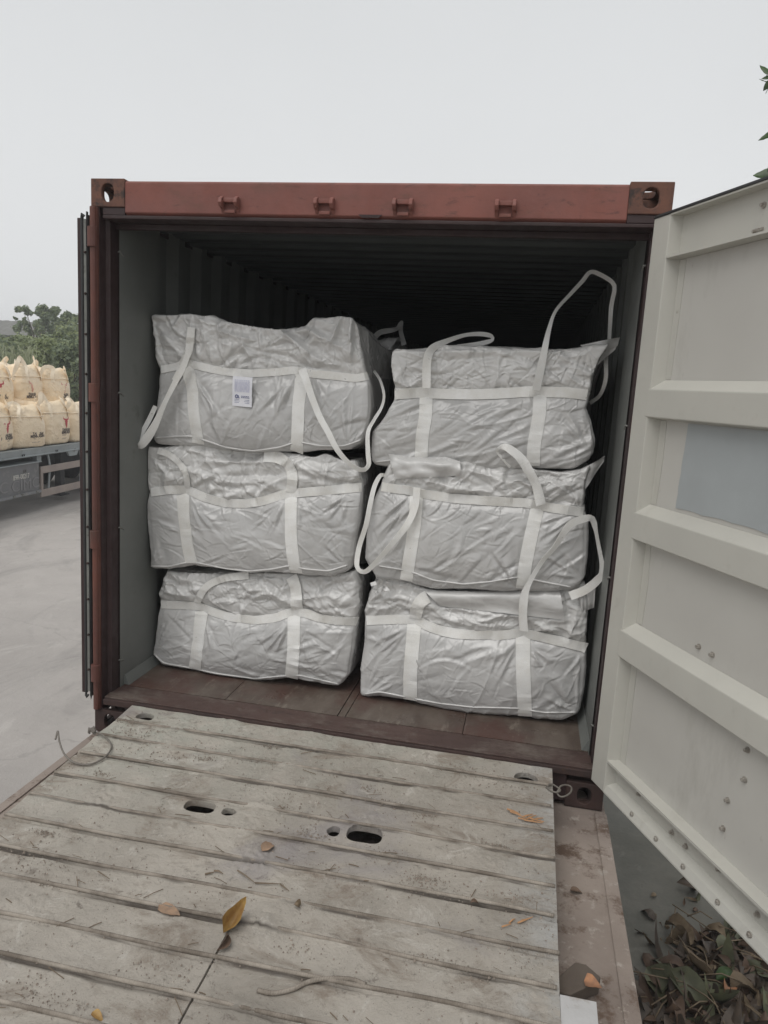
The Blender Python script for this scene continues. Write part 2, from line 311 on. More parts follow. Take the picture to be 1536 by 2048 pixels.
# ---------------------------------------------------------------- building helpers
def tag(o, label=None, cat=None, group=None, kind=None):
    if label: o['label'] = label
    if cat: o['category'] = cat
    if group: o['group'] = group
    if kind: o['kind'] = kind
    return o
def root(name, loc, label, cat, group=None, rot=(0, 0, 0)):
    o = bpy.data.objects.new(name, None); COL.objects.link(o); o.location = loc; o.rotation_euler = rot
    o.empty_display_size = .2
    return tag(o, label, cat, group)
class MB:
    def __init__(s): s.v = []; s.f = []; s.mi = []
    def add(s, vs, fs, mi=0):
        k = len(s.v); s.v += [tuple(map(float, p)) for p in vs]; s.f += [tuple(i + k for i in f) for f in fs]; s.mi += [mi] * len(fs); return s
    def box(s, x0, x1, y0, y1, z0, z1, mi=0):
        return s.add([(x, y, z) for x in (x0, x1) for y in (y0, y1) for z in (z0, z1)],
                     [(0, 1, 3, 2), (4, 6, 7, 5), (0, 4, 5, 1), (2, 3, 7, 6), (0, 2, 6, 4), (1, 5, 7, 3)], mi)
    def prism(s, prof, o, ax, ay, az, length, mi=0):      # profile in (ax,ay), extruded along az
        o, ax, ay, az = map(Vector, (o, ax, ay, az)); n = len(prof)
        vs = [o + ax * a + ay * b for a, b in prof] + [o + ax * a + ay * b + az * length for a, b in prof]
        fs = [(i, (i + 1) % n, n + (i + 1) % n, n + i) for i in range(n)] + [tuple(range(n))[::-1], tuple(range(n, 2 * n))]
        return s.add(vs, fs, mi)
    def tube(s, pts, r, n=8, cap=True, mi=0):
        pts = [Vector(p) for p in pts]; m = len(pts); vs = []; fs = []; prev = None
        for i, p in enumerate(pts):
            t = (pts[min(i + 1, m - 1)] - pts[max(i - 1, 0)]).normalized()
            a = (prev - t * prev.dot(t)) if prev else t.orthogonal()
            if a.length < 1e-6: a = t.orthogonal()
            a.normalize(); prev = a; b = t.cross(a); rr = r[i] if isinstance(r, (list, tuple)) else r
            vs += [p + (a * math.cos(2 * math.pi * k / n) + b * math.sin(2 * math.pi * k / n)) * rr for k in range(n)]
        for i in range(m - 1):
            fs += [(i * n + k, i * n + (k + 1) % n, (i + 1) * n + (k + 1) % n, (i + 1) * n + k) for k in range(n)]
        if cap: fs += [tuple(range(n))[::-1], tuple(range((m - 1) * n, m * n))]
        return s.add(vs, fs, mi)
    def ribbon(s, pts, across, th=.0025, mi=0, nc=3):     # pts centre line, across = half-width vectors
        m = len(pts); vs = []; fs = []
        pts = [Vector(p) for p in pts]; across = [Vector(a) for a in across]
        nrm = []
        for i in range(m):
            t = pts[min(i + 1, m - 1)] - pts[max(i - 1, 0)]; nn = across[i].cross(t)
            if nn.length < 1e-9: nn = Vector((0, -1, 0))
            nrm.append(nn.normalized())
        W = 2 * nc
        for i in range(m):
            for k in range(nc): vs.append(pts[i] + across[i] * (2 * k / (nc - 1) - 1) + nrm[i] * th / 2)
            for k in range(nc): vs.append(pts[i] + across[i] * (1 - 2 * k / (nc - 1)) - nrm[i] * th / 2)
        for i in range(m - 1):
            fs += [(i * W + k, i * W + (k + 1) % W, (i + 1) * W + (k + 1) % W, (i + 1) * W + k) for k in range(W)]
        fs += [tuple(range(W))[::-1], tuple(range((m - 1) * W, m * W))]
        return s.add(vs, fs, mi)
    def build(s, name, mats, parent=None, smooth=False, bevel=0, world=False, angle=None):
        me = bpy.data.meshes.new(name)
        vs = s.v
        if world and parent:
            mi = parent_matrix(parent).inverted(); vs = [tuple(mi @ Vector(p)) for p in vs]
        me.from_pydata(vs, [], s.f)
        for m in (mats if isinstance(mats, (list, tuple)) else [mats]): me.materials.append(MAT[m] if isinstance(m, str) else m)
        if any(s.mi): me.polygons.foreach_set('material_index', s.mi)
        if smooth: me.polygons.foreach_set('use_smooth', [True] * len(me.polygons))
        me.update(); o = bpy.data.objects.new(name, me); COL.objects.link(o)
        if parent: o.parent = parent
        if bevel:
            b = o.modifiers.new('bevel', 'BEVEL'); b.width = bevel; b.segments = 2; b.limit_method = 'ANGLE'; b.angle_limit = R(40)
        return o
def parent_matrix(p):
    m = Matrix.LocRotScale(p.location, p.rotation_euler.to_quaternion(), p.scale)
    return parent_matrix(p.parent) @ m if p.parent else m
def fixn(o):
    bm = bmesh.new(); bm.from_mesh(o.data); bmesh.ops.recalc_face_normals(bm, faces=bm.faces); bm.to_mesh(o.data); bm.free(); return o
def text_mesh(name, s, size, mat, parent, loc, xdir, zdir, th=.002, world=True, bold=0, sx=1):
    cu = bpy.data.curves.new(name, 'FONT'); cu.body = s; cu.size = size; cu.align_x = 'CENTER'; cu.align_y = 'CENTER'; cu.extrude = th; cu.offset = bold
    to = bpy.data.objects.new(name + '_src', cu); COL.objects.link(to)
    me = bpy.data.meshes.new_from_object(to.evaluated_get(bpy.context.evaluated_depsgraph_get()))
    bpy.data.objects.remove(to); bpy.data.curves.remove(cu)
    X = Vector(xdir).normalized(); Z = Vector(zdir).normalized(); Y = X.cross(Z)     # text plane X,Z ; normal = X x Z
    mt = Matrix((( X.x * sx, Z.x, Y.x, loc[0]), (X.y * sx, Z.y, Y.y, loc[1]), (X.z * sx, Z.z, Y.z, loc[2]), (0, 0, 0, 1)))
    if world: mt = parent_matrix(parent).inverted() @ mt
    me.transform(mt); me.materials.clear(); me.materials.append(MAT[mat]); me.name = name
    o = bpy.data.objects.new(name, me); COL.objects.link(o); o.parent = parent; return o
def spline(pts, step=.02):
    P = [Vector(p) for p in pts]; P = [P[0] * 2 - P[1]] + P + [P[-1] * 2 - P[-2]]; o = []
    for i in range(1, len(P) - 2):
        n = max(2, int((P[i + 1] - P[i]).length / step))
        for k in range(n):
            t = k / n; a, b, c, d = P[i - 1:i + 3]
            o.append(.5 * ((2 * b) + (c - a) * t + (2 * a - 5 * b + 4 * c - d) * t * t + (3 * b - a - 3 * c + d) * t ** 3))
    o.append(P[-2]); return o
def copy_tree(o, parent=None):
    c = o.copy(); COL.objects.link(c); c.parent = parent
    for ch in list(o.children): copy_tree(ch, c)
    return c
def nfield(p, s, seed=0): return noise.noise(Vector((p[0] * s + seed, p[1] * s - seed * .7, p[2] * s + seed * .3)))

# ================================================================= SETTING
GZ = -1.1
g = MB().add([(-320, -320, GZ), (320, -320, GZ), (320, 320, GZ), (-320, 320, GZ)], [(0, 1, 2, 3)]).build('ground', 'ground')
tag(g, 'grey dusty concrete yard, darker and greener beside the container', None, kind='structure')

# ---- flatbed that carries the container and the ramp
fb = root('flatbed_trailer', (1.22, 0, GZ), 'dusty rust-stained flatbed deck under the red container and the ramp', 'trailer')
b = MB(); b.box(.012, 2.452, -4.6, 12.3, -.10, -.004); b.build('deck', 'deck', fb, world=True)
b = MB(); b.box(2.405, 2.456, -4.62, -.02, -.0035, .003); b.build('edge_rail', 'deck', fb, world=True, bevel=.004)
b = MB(); b.box(.008, .05, -4.62, -.02, -.0035, .003); b.build('edge_rail', 'deck', fb, world=True, bevel=.004)
for x in (.7, 1.74): MB().box(x - .07, x + .07, -4.4, 12.2, -.45, -.10).build('chassis_beam', 'truck_dark', fb, world=True)
for y in (8.4, 9.7, 11.0):
    for x0 in (.1, 1.8):
        w_ = MB(); w_.tube([(x0, y, -.62), (x0 + .03, y, -.62), (x0 + .5, y, -.62), (x0 + .53, y, -.62)], [.42, .48, .48, .42], 28); w_.build('wheel', 'tyre', fb, world=True)
for y in (-3.9, -.6):
    for x0 in (.3, 2.0): MB().box(x0, x0 + .12, y, y + .12, GZ, -.10).build('leg', 'truck_dark', fb, world=True)

# ================================================================= CONTAINER
H = 2.591; W = 2.438; L = 12.19
ct = root('shipping_container', (W / 2, 0, 0), 'open dark red shipping container stacked with white bulk bags', 'container')
def oval(cx, cz, hw, hh, n=24, p=2.0):
    return [(cx + hw * math.copysign(abs(math.cos(a)) ** (2 / p), math.cos(a)), cz + hh * math.copysign(abs(math.sin(a)) ** (2 / p), math.sin(a)))
            for a in [2 * math.pi * (k + .5) / n for k in range(n)]]
def holed(b, x0, x1, z0, z1, hole, to3, th):
    # rectangular plate with a hole; to3(a, c, depth) gives the 3-D point
    n = len(hole); cx = sum(p[0] for p in hole) / n; cz = sum(p[1] for p in hole) / n; outer = []
    for (a, c) in hole:
        dx, dz = a - cx, c - cz
        tx = ((x1 if dx > 0 else x0) - cx) / dx if abs(dx) > 1e-9 else 1e9
        tz = ((z1 if dz > 0 else z0) - cz) / dz if abs(dz) > 1e-9 else 1e9
        t = min(tx, tz); outer.append((cx + dx * t, cz + dz * t))
    # put true corners in by snapping the closest ray point
    for q in ((x0, z0), (x0, z1), (x1, z0), (x1, z1)):
        k = min(range(n), key=lambda i: (outer[i][0] - q[0]) ** 2 + (outer[i][1] - q[1]) ** 2); outer[k] = q
    vs = [to3(a, c, d) for d in (0, th) for ring in (outer, hole) for (a, c) in ring]
    fs = []
    for i in range(n):
        j = (i + 1) % n
        fs += [(i, j, n + j, n + i), (2 * n + i, 3 * n + i, 3 * n + j, 2 * n + j), (n + i, n + j, 3 * n + j, 3 * n + i), (i, 2 * n + i, 2 * n + j, j)]
    b.add(vs, fs)
def casting(left, top, front=True):
    b = MB(); x0, x1 = (0, .162) if left else (W - .162, W); z0, z1 = (H - .118, H) if top else (0, .118); y0, y1 = (0, .178) if front else (L - .178, L)
    th = .028; cx, cz, cy = (x0 + x1) / 2, (z0 + z1) / 2, (y0 + y1) / 2
    sgn = 1 if front else -1; yf = y0 if front else y1
    holed(b, x0, x1, z0, z1, oval(cx, cz, .030, .038, 24, 2.4), lambda a, c, d: (a, yf + sgn * d, c), th)
    xs = x0 if left else x1; sx = 1 if left else -1
    holed(b, y0 + th, y1, z0 + .001, z1 - .001, oval(cy + .012, cz, .042, .030, 24, 2.4), lambda a, c, d: (xs + sx * d, a, c), th)
    zs = z1 if top else z0; sz = -1 if top else 1
    holed(b, x0 + th, x1 - .001, y0 + th, y1 - .001, oval(cx + .01 * sx, cy + .004, .034, .058, 24, 3), lambda a, c, d: (a, c, zs + sz * d), th)
    yb = sorted((yf + sgn * .150, yf + sgn * .178)); b.box(x0 + .002, x1 - .002, yb[0], yb[1], z0 + .002, z1 - (.0285 if top else .002))
    xi = sorted(((x1 if left else x0) - sx * .002, (x1 if left else x0) - sx * .02)); b.box(xi[0], xi[1], y0 + th, y1 - .03, z0 + .003, z1 - .003)
    o = b.build('corner_casting', 'rust' if top else 'rust_dark', ct, world=True, bevel=.004); fixn(o); return o
for lf in (1, 0):
    for tp in (1, 0): casting(lf, tp); casting(lf, tp, False)
# posts: front face, reveal and inner jamb
for s, x in ((1, 0), (-1, W)):
    pr = [(0, .004), (.040, .004), (.040, .05), (.060, .056), (.060, .155), (0, .155)]
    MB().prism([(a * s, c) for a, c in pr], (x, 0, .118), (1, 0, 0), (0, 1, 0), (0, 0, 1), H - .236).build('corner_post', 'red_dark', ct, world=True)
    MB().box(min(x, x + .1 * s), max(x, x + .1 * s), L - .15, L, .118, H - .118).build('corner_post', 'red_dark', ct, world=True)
# header: outer face, rounded underside
b = MB(); b.prism([(.004, 2.452), (.004, 2.575), (.012, 2.583), (.12, 2.583), (.12, 2.44), (.02, 2.44)], (.162, 0, 0), (0, 1, 0), (0, 0, 1), (1, 0, 0), W - .324)
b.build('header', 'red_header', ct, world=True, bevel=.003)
b = MB(); b.box(.053, W - .053, .006, .135, 2.425, 2.4395); b.box(.053, W - .053, .10, .135, 2.40, 2.4245); b.box(.0535, .1612, .006, .12, 2.4402, 2.4725); b.box(W - .1612, W - .0535, .006, .12, 2.4402, 2.4725); b.build('header_lip', 'red_dark', ct, world=True, bevel=.003)
b = MB(); b.box(.162, W - .162, .002, .12, .02, .150); b.build('sill', 'red_dark', ct, world=True, bevel=.004)
b = MB(); b.box(.053, W - .053, -.012, .10, .1505, .181); b.build('sill_plate', 'rust_dark', ct, world=True, bevel=.003)
# door lock keepers under the header
for x in (.655, 1.071, 1.401, 1.812):
    b = MB()
    for s in (-1, 1):
        b.prism([(-.005, 2.515), (-.022, 2.520), (-.040, 2.508), (-.046, 2.490), (-.034, 2.476), (-.014, 2.470), (-.005, 2.455)], (x + s * .034 - .008, .008, 0), (0, 1, 0), (0, 0, 1), (1, 0, 0), .016)
    b.box(x - .027, x + .027, -.018, .003, 2.494, 2.512)
    b.box(x - .024, x + .024, -.010, .003, 2.452, 2.466)
    fixn(b.build('cam_keeper', 'red_header', ct, world=True, bevel=.003))
MB().prism([(-.05, 0), (-.035, -.012), (.035, -.012), (.05, 0)], (1.265, .0025, 2.456), (1, 0, 0), (0, 0, 1), (0, -1, 0), .004).build('drip_tab', 'red_dark', ct, world=True)
# corrugated side walls
def corr(y0, y1, pitch=.278, dep=.036):
    pts = []; y = y0
    pts.append((y0 - .035, 0)); y += .34
    while y < y1 - .2:
        pts += [(y, 0), (y + .068, 1), (y + .14, 1), (y + .208, 0)]; y += pitch
    pts.append((y1, 0)); return [(a, c * dep) for a, c in pts]
cp = corr(.155, L - .15)
for s, x in ((1, .066), (-1, W - .066)):
    vs = []; fs = []
    for (y, d) in cp: vs += [(x - s * d, y, .17), (x - s * d, y, 2.50)]
    n = len(cp); fs = [(2 * i, 2 * i + 1, 2 * i + 3, 2 * i + 2) for i in range(n - 1)]
    MB().add(vs, fs).build('side_wall', 'inner', ct, world=True)
    vs = [(a - s * .004, y, z) for a, y, z in vs]
    MB().add(vs, fs).build('outer_wall', 'red_dark', ct, world=True)
    MB().box(*sorted((x - s * .066, x - s * .03)), .178, L - .178, 2.46, 2.55).build('top_rail', 'red_dark', ct, world=True)
    MB().box(*sorted((x - s * .066, x + s * .004)), .178, L - .178, .03, .19).build('bottom_rail', 'red_dark', ct, world=True)
# corrugated roof
vs = []; y = .12; pr = [(.12, 2.475)]
while y < L - .3:
    pr += [(y + .03, 2.475), (y + .06, 2.495), (y + .12, 2.495), (y + .15, 2.475)]; y += .21
pr.append((L - .02, 2.475))
for yy, zz in pr: vs += [(.03, yy, zz), (W - .03, yy, zz)]
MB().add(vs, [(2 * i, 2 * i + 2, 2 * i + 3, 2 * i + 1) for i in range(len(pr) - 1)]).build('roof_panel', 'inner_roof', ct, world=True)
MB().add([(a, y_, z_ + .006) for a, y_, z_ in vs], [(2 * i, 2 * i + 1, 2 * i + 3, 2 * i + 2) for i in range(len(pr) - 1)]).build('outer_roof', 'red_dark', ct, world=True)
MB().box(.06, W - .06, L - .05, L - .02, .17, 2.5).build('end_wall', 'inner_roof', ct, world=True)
# floor boards with seams, centre strip
FZ = .19
xs = [.066, .62, 1.195, 1.235, 1.80, W - .066]
for i in range(5):
    if i == 2: MB().box(1.198, 1.232, .155, L - .06, .15, FZ - .0015).build('floor_strip', 'floor', ct, world=True); continue
    y = .155
    MB().box(xs[i] + .0015, xs[i + 1] - .0015, .155, 2.4, .15, FZ).build('floor_board', 'floor', ct, world=True)
    MB().box(xs[i] + .0015, xs[i + 1] - .0015, 2.403, L - .06, .15, FZ - .001).build('floor_board', 'floor', ct, world=True)
MB().box(.053, W - .053, .002, .152, .1815, FZ - .001).build('threshold', 'sill_worn', ct, world=True, bevel=.002)
for s, x in ((1, .066), (-1, W - .066)):
    b = MB(); b.prism([(0, 0), (.03, 0), (.004, .05), (0, .05)], (x, .16, FZ + .001), (s, 0, 0), (0, 0, 1), (0, 1, 0), 6); fixn(b.build('kick_strip', 'inner', ct, world=True))
# lashing bars on the left and right jamb
for s, x in ((1, .052), (-1, W - .052)):
    for z in (2.30, 1.66, 1.01, .33):
        b = MB(); b.tube([(x, .118, z), (x + s * .014, .121, z + .006), (x + s * .014, .155, z - .01), (x, .168, z - .01)], .0045, 6)
        b.build('lashing_ring', 'grey_steel', ct, world=True, smooth=True)
# hinge column on the left post
b = MB(); b.tube([(.019, -.012, .125), (.019, -.012, 2.47)], .015, 14); b.box(.002, .036, -.010, .006, .125, 2.47); b.build('hinge_column', 'red_rod', ct, world=True, smooth=False, bevel=.002)
for z in (2.30, 1.62, .935, .27):
    b = MB(); b.tube([(.017, -.015, z), (.017, -.015, z + .085)], .0225, 14)
    b.tube([(.017, -.015, z - .012), (.017, -.015, z + .097)], .010, 10); b.build('hinge', 'red_rod', ct, world=True, bevel=.002)
# left door folded right back along the side wall
ld = bpy.data.objects.new('left_door', None); COL.objects.link(ld); ld.parent = ct; ld.location = (-.035 - W / 2, 0, 0)
ld['label'] = 'door folded right back against the container side'
MB().box(-.068, -.050, .0, 1.17, .195, 2.425).build('door_panel', 'red_dark', ld, world=True, bevel=.002)
MB().box(-.034, -.017, -.006, 1.165, .205, 2.42).build('frame', 'grey_steel', ld, world=True, bevel=.002)
b = MB(); b.tube([(-.042, .0, .21), (-.042, -.008, .185), (-.036, -.012, .178), (-.028, -.006, .19)], .0055, 8); b.tube([(-.042, -.002, .2), (-.042, -.002, 2.425), (-.038, -.008, 2.438), (-.030, -.004, 2.43)], .0075, 8)
b.prism([(-.0165, .01), (-.0165, -.012), (-.010, -.022), (-.003, -.012), (-.003, .01)], (0, 0, .19), (1, 0, 0), (0, 1, 0), (0, 0, 1), 2.245); b.box(-.016, -.013, -.012, 0, 2.43, 2.45); b.add([(-.016, -.012, .191), (-.003, -.012, .191), (-.012, -.012, .165), (-.014, -.008, .165)], [(0, 1, 2), (1, 3, 2), (0, 2, 3), (0, 3, 1)])
b.build('gasket', 'rubber', ld, world=True)
for i in range(12):
    z = .32 + i * .178; b = MB(); b.tube([(-.0255, -.006, z), (-.0255, -.013, z)], [.0062, .0045], 8); b.build('bolt', 'rust_dark', ld, world=True, smooth=True)

# ---- right door, swung out towards the photographer
TH = R(24.8)
rd = bpy.data.objects.new('right_door', None); COL.objects.link(rd); rd.parent = ct
rd.location = (2.37 - W / 2, -.06, 0); rd.rotation_euler = (0, 0, -math.pi / 2 + TH)
rd['label'] = 'cream painted door swung open towards the right'
# local axes: x = along the door from the hinge, y = into the outside (recess), z up ; visible inner face looks to -y
def dbox(name, x0, x1, y0, y1, z0, z1, mat='door', bev=.003): return MB().box(x0, x1, y0, y1, z0, z1).build(name, mat, rd, bevel=bev)
DW = 1.165
# which side is the visible face? local +x maps to direction (sin, -cos); local -y maps to (-cos, -sin)
b = MB()
b.prism([(0, 0), (.102, 0), (.122, .047), (.122, .060), (0, .060)], (0, 0, .172), (1, 0, 0), (0, 1, 0), (0, 0, 1), 2.27)
b.box(DW - .06, DW, 0, .06, .172, 2.442)
fixn(b.build('frame', 'door', rd, bevel=.003))
dbox('panel', .1225, DW - .0605, .0472, .0515, .318, 2.282, 'panel', 0)
b = MB(); b.prism([(.0472, 2.283), (.0, 2.286), (.0, 2.2935), (.042, 2.2935), (.042, 2.435), (.0, 2.436), (.0, 2.442), (.056, 2.442), (.056, 2.283)], (.1025, 0, 0), (0, 1, 0), (0, 0, 1), (1, 0, 0), DW - .1635); fixn(b.build('top_rail', 'door', rd))
b = MB(); b.prism([(.0472, .322), (.0, .316), (.0, .306), (.038, .300), (.042, .222), (.012, .205), (.0, .178), (.0, .172), (.056, .172), (.056, .322)], (.1025, 0, 0), (0, 1, 0), (0, 0, 1), (1, 0, 0), DW - .1635); fixn(b.build('bottom_rail', 'door', rd))
for z0, z1 in ((1.707, 1.838), (1.237, 1.368), (.756, .893)):
    b = MB(); b.prism([(.0468, z0 - .004), (-.002, z0 + .004), (-.002, z1 - .024), (.0468, z1 + .014)], (.088, 0, 0), (0, 1, 0), (0, 0, 1), (1, 0, 0), DW - .15)
    fixn(b.build('rib', 'door', rd, bevel=.004))
# blue grey repaint between the first two ribs, a ragged sheet of paint
rng = random.Random(3); edge = []
for k in range(13): edge.append((.292 - .0012 * k + rng.uniform(-.002, .002), 1.70 - k * .0255))
bottom = [(.28 + k * .05, 1.396 + rng.uniform(-.004, .004)) for k in range(1, 12)]
poly = edge + bottom + [(.90, 1.40), (.90, 1.70)]
b = MB(); b.prism(poly, (0, .0442, 0), (1, 0, 0), (0, 0, 1), (0, 1, 0), .0028); fixn(b.build('paint_patch', 'patch', rd))
# cream border strips where the grey top coat stops short of the frame
b = MB()
for z0, z1 in ((1.855, 2.28), (1.385, 1.70), (.91, 1.23), (.325, .748)): b.prism([(.1235, z0), (.150 + rng.uniform(0, .012), z0), (.158 + rng.uniform(0, .01), (z0 + z1) / 2), (.150 + rng.uniform(0, .012), z1), (.1235, z1)], (0, .0455, 0), (1, 0, 0), (0, 0, 1), (0, 1, 0), .0015)
fixn(b.build('primer_strip', 'door', rd))
# outer skin, gasket
dbox('outer_skin', .0, DW, .0605, .070, .16, 2.452, 'red_dark', 0)
b = MB(); b.box(.0, DW, -.004, .05, 2.4425, 2.452); b.box(.0, DW, .05, .0602, 2.4425, 2.464)
b.build('gasket', 'rubber', rd, bevel=.002)
b = MB(); b.box(.02, DW, .012, .05, .160, .1715); b.build('gasket', 'rubber', rd)
def bolt(x, z, y, r=.0085, l=.014):
    b = MB(); b.tube([(x, y, z), (x, y - .003, z)], r * 1.35, 12); b.tube([(x, y - .003, z), (x, y - l, z)], [r, r * .8], 6); b.build('bolt', 'bolt', rd, smooth=False)
for x, z in ((.53, 2.385), (.51, 2.31), (.535, 2.31), (.50, .947), (.572, .945), (.786, .713), (.793, .616), (.735, .511), (.733, .41)):
    bolt(x, z, .0472 if z < 2.28 else .042, .0075, .014)
for x, z in ((.30, .196), (.46, .196), (.62, .196), (.80, .196), (.945, .196)): bolt(x, z, .008, .0075, .008)
for x, z in ((.50, .246), (.58, .244), (.93, .250), (.75, .275), (.285, .27)): bolt(x, z, .042, .008, .014)
for z in (2.30, 1.62, .935, .27):
    b = MB(); b.box(-.035, .0, .02, .06, z, z + .09); b.build('hinge', 'red_rod', rd, bevel=.004)

# ================================================================= RAMP
SL = math.atan(.05)
rp = root('loading_ramp', (1.21, 0, .17), 'muddy steel loading ramp with welded tread bars leading up to the container', 'ramp', rot=(SL, 0, 0))
def ramp_local(u, v):      # photo point on the ramp plate
    d = sight(u, v); nn = np.array([0, -.05, 1.]); t = ((np.array([0, 0, .17]) - CAMP) @ nn) / (d @ nn); p = CAMP + t * d
    q = parent_matrix(rp).inverted() @ Vector(p); return q
BY = [-.152, -.30, -.453, -.612, -.762, -.908, -1.055, -1.18, -1.325, -1.46, -1.60, -1.745, -1.89, -2.04, -2.19, -2.34, -2.5, -2.65]
def bar_y(i, x):
    y = BY[i]; a = noise.noise(Vector((x * .8, i * 3.1, 0))) * .009 + noise.noise(Vector((x * 3.1, i * 5.7, 2))) * .0035
    if i in (5, 8, 12): a += .02 * max(0, x - .2) * math.sin(x * 3)
    return y + a
def bar_h(i, x):         # height of the bar above the plate, dips into the dirt here and there
    return .0030 + .0060 * noise.noise(Vector((x * 1.7, i * 9.1, 5)))
slots = []   # cx, cy, hw, hh, shape: 0 stadium
for us, shape in ((((367, 1612), (435, 1612), (400, 1602), (400, 1626)), 0), (((443, 1624), (474, 1625), (458, 1616), (458, 1632)), 1),
                  (((652, 1662), (681, 1660), (667, 1652), (668, 1673)), 2), (((692, 1668), (767, 1668), (728, 1652), (728, 1686)), 0),
                  (((270, 1434), (310, 1434), (288, 1425), (290, 1443)), 3), (((1028, 1555), (1076, 1556), (1052, 1545), (1052, 1569)), 3)):
    q = [ramp_local(*p) for p in us]; cx = (q[0].x + q[1].x) / 2; cy = (q[2].y + q[3].y) / 2
    hw = (q[1].x - q[0].x) / 2; hh = max(.024, abs(q[2].y - q[3].y) / 2)
    slots.append((cx, cy, hw, hh, shape))
def slot_poly(s, n=40):
    cx, cy, hw, hh, sh = s; o = []
    for k in range(n):
        a = 2 * math.pi * k / n; c, d = math.cos(a), math.sin(a); p = 3.2
        x = hw * math.copysign(abs(c) ** (2 / p), c); y = hh * math.copysign(abs(d) ** (2 / p), d)
        if sh == 3: x = hw * c; y = hh * d; y = max(y, -hh * .62)
        if sh == 1 and x > 0: y *= 1 - .75 * (x / hw) ** 2
        if sh == 2 and x < 0: y *= 1 - .75 * (x / hw) ** 2
        o.append((cx + x, cy + y))
    return o
def inpoly(x, y, P):
    c = False; n = len(P); j = n - 1
    for i in range(n):
        if (P[i][1] > y) != (P[j][1] > y) and x < (P[j][0] - P[i][0]) * (y - P[i][1]) / (P[j][1] - P[i][1]) + P[i][0]: c = not c
        j = i
    return c
gx = list(np.linspace(-1, 1, 251)); SEAM = .016
gx = sorted([x for x in gx if abs(x - SEAM) > .006] + [SEAM - .0035, SEAM - .002, SEAM + .002, SEAM + .0035])
gy = list(np.arange(0, -1.85, -.0075)) + list(np.arange(-1.86, -4.0, -.05))
nx, ny = len(gx), len(gy)
ys_bars = np.array([[bar_y(i, x) for i in range(len(BY))] for x in gx])
hb = np.array([[bar_h(i, x) for i in range(len(BY))] for x in gx])
V = []; SHADE_DIRT = []
for j, y in enumerate(gy):
    for i, x in enumerate(gx):
        z = 0.0
        k = int(np.argmin(np.abs(ys_bars[i] - y))); dy = y - ys_bars[i][k]
        dirt = max(0, .30 + noise.noise(Vector((x * 2.3, y * 1.2, k * 2.))) + .4 * noise.noise(Vector((x * 14, y * 8, k * 2.)))) * .0085
        z += dirt * math.exp(-(dy / (.026 if dy > 0 else .009)) ** 2)
        z -= max(0, .20 + noise.noise(Vector((x * 1.9, y * .8, k * 4. + 9)))) * .026 * math.exp(-((dy + .011) / .006) ** 2)
        z += (.0035 * noise.noise(Vector((x * 2.2, y * 2.2, 11))))
        z += .0022 * noise.noise(Vector((x * 9, y * 9, 1))) + .0012 * noise.noise(Vector((x * 27, y * 27, 4)))
        z += max(0, noise.noise(Vector((x * 5, y * 5, 8))) - .16) * .022 * (1 + .8 * noise.noise(Vector((x * 60, y * 60, 3))))
        if abs(x - SEAM) < .0022 and y < -1.22: z -= .018
        SHADE_DIRT.append(math.exp(-((dy + .009) / .0075) ** 2) * min(1, max(0, .45 + 1.3 * noise.noise(Vector((x * 2.6, y * 1.5, k * 3. + 2))) + .6 * noise.noise(Vector((x * 11, y * 9, k))))))  # painted shadow line, with some dirt, on the near side of each bar
        V.append([x, y, z])
V = np.array(V); keep = np.ones((ny - 1, nx - 1), bool)
polys = [slot_poly(s) for s in slots]
F = []
for P, s in zip(polys, slots):
    i0 = np.searchsorted(gx, s[0] - s[2] - .02); i1 = np.searchsorted(gx, s[0] + s[2] + .02)
    for j in range(ny - 1):
        if not (s[1] - s[3] - .03 < gy[j] < s[1] + s[3] + .03): continue
        for i in range(max(0, i0), min(nx - 1, i1)):
            if inpoly((gx[i] + gx[i + 1]) / 2, (gy[j] + gy[j + 1]) / 2, P): keep[j, i] = False
for j in range(ny - 1):
    for i in range(nx - 1):
        if keep[j, i]: F.append((j * nx + i, (j + 1) * nx + i, (j + 1) * nx + i + 1, j * nx + i + 1))
# snap hole borders to the slot outline and wall them down
from collections import Counter
ec = Counter()
for f in F:
    for a, c in zip(f, f[1:] + f[:1]): ec[(min(a, c), max(a, c))] += 1
bord = [e for e, c in ec.items() if c == 1]; used = set()
def nearest(P, x, y):
    best = None
    for a, c in zip(P, P[1:] + P[:1]):
        ax, ay = a; bx, by = c; L2 = (bx - ax) ** 2 + (by - ay) ** 2 or 1e-12
        t = min(1, max(0, ((x - ax) * (bx - ax) + (y - ay) * (by - ay)) / L2)); px_, py_ = ax + t * (bx - ax), ay + t * (by - ay)
        d = (x - px_) ** 2 + (y - py_) ** 2
        if best is None or d < best[0]: best = (d, px_, py_)
    return best
low = {}; VL = [list(p) for p in V]
for a, c in bord:
    for q in (a, c):
        if q in low: continue
        x, y, z = VL[q]; hole = None
        for P, s in zip(polys, slots):
            if abs(x - s[0]) < s[2] + .02 and abs(y - s[1]) < s[3] + .02: hole = P
        if hole: _, x, y = nearest(hole, x, y); VL[q][0], VL[q][1] = x, y; VL[q][2] = min(z, .002)
        low[q] = len(VL); VL.append([x, y, -.024])
for a, c in bord: F.append((a, c, low[c], low[a]))
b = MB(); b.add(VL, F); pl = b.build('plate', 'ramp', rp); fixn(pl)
at_ = pl.data.attributes.new('bar_shade_dirt', 'FLOAT', 'POINT'); at_.data.foreach_set('value', np.array((SHADE_DIRT + [0.0] * (len(VL) - len(SHADE_DIRT))), dtype=np.float32))
for f in pl.data.polygons: f.use_smooth = True
try: pl.data.set_sharp_from_angle(angle=R(35))
except Exception: pass
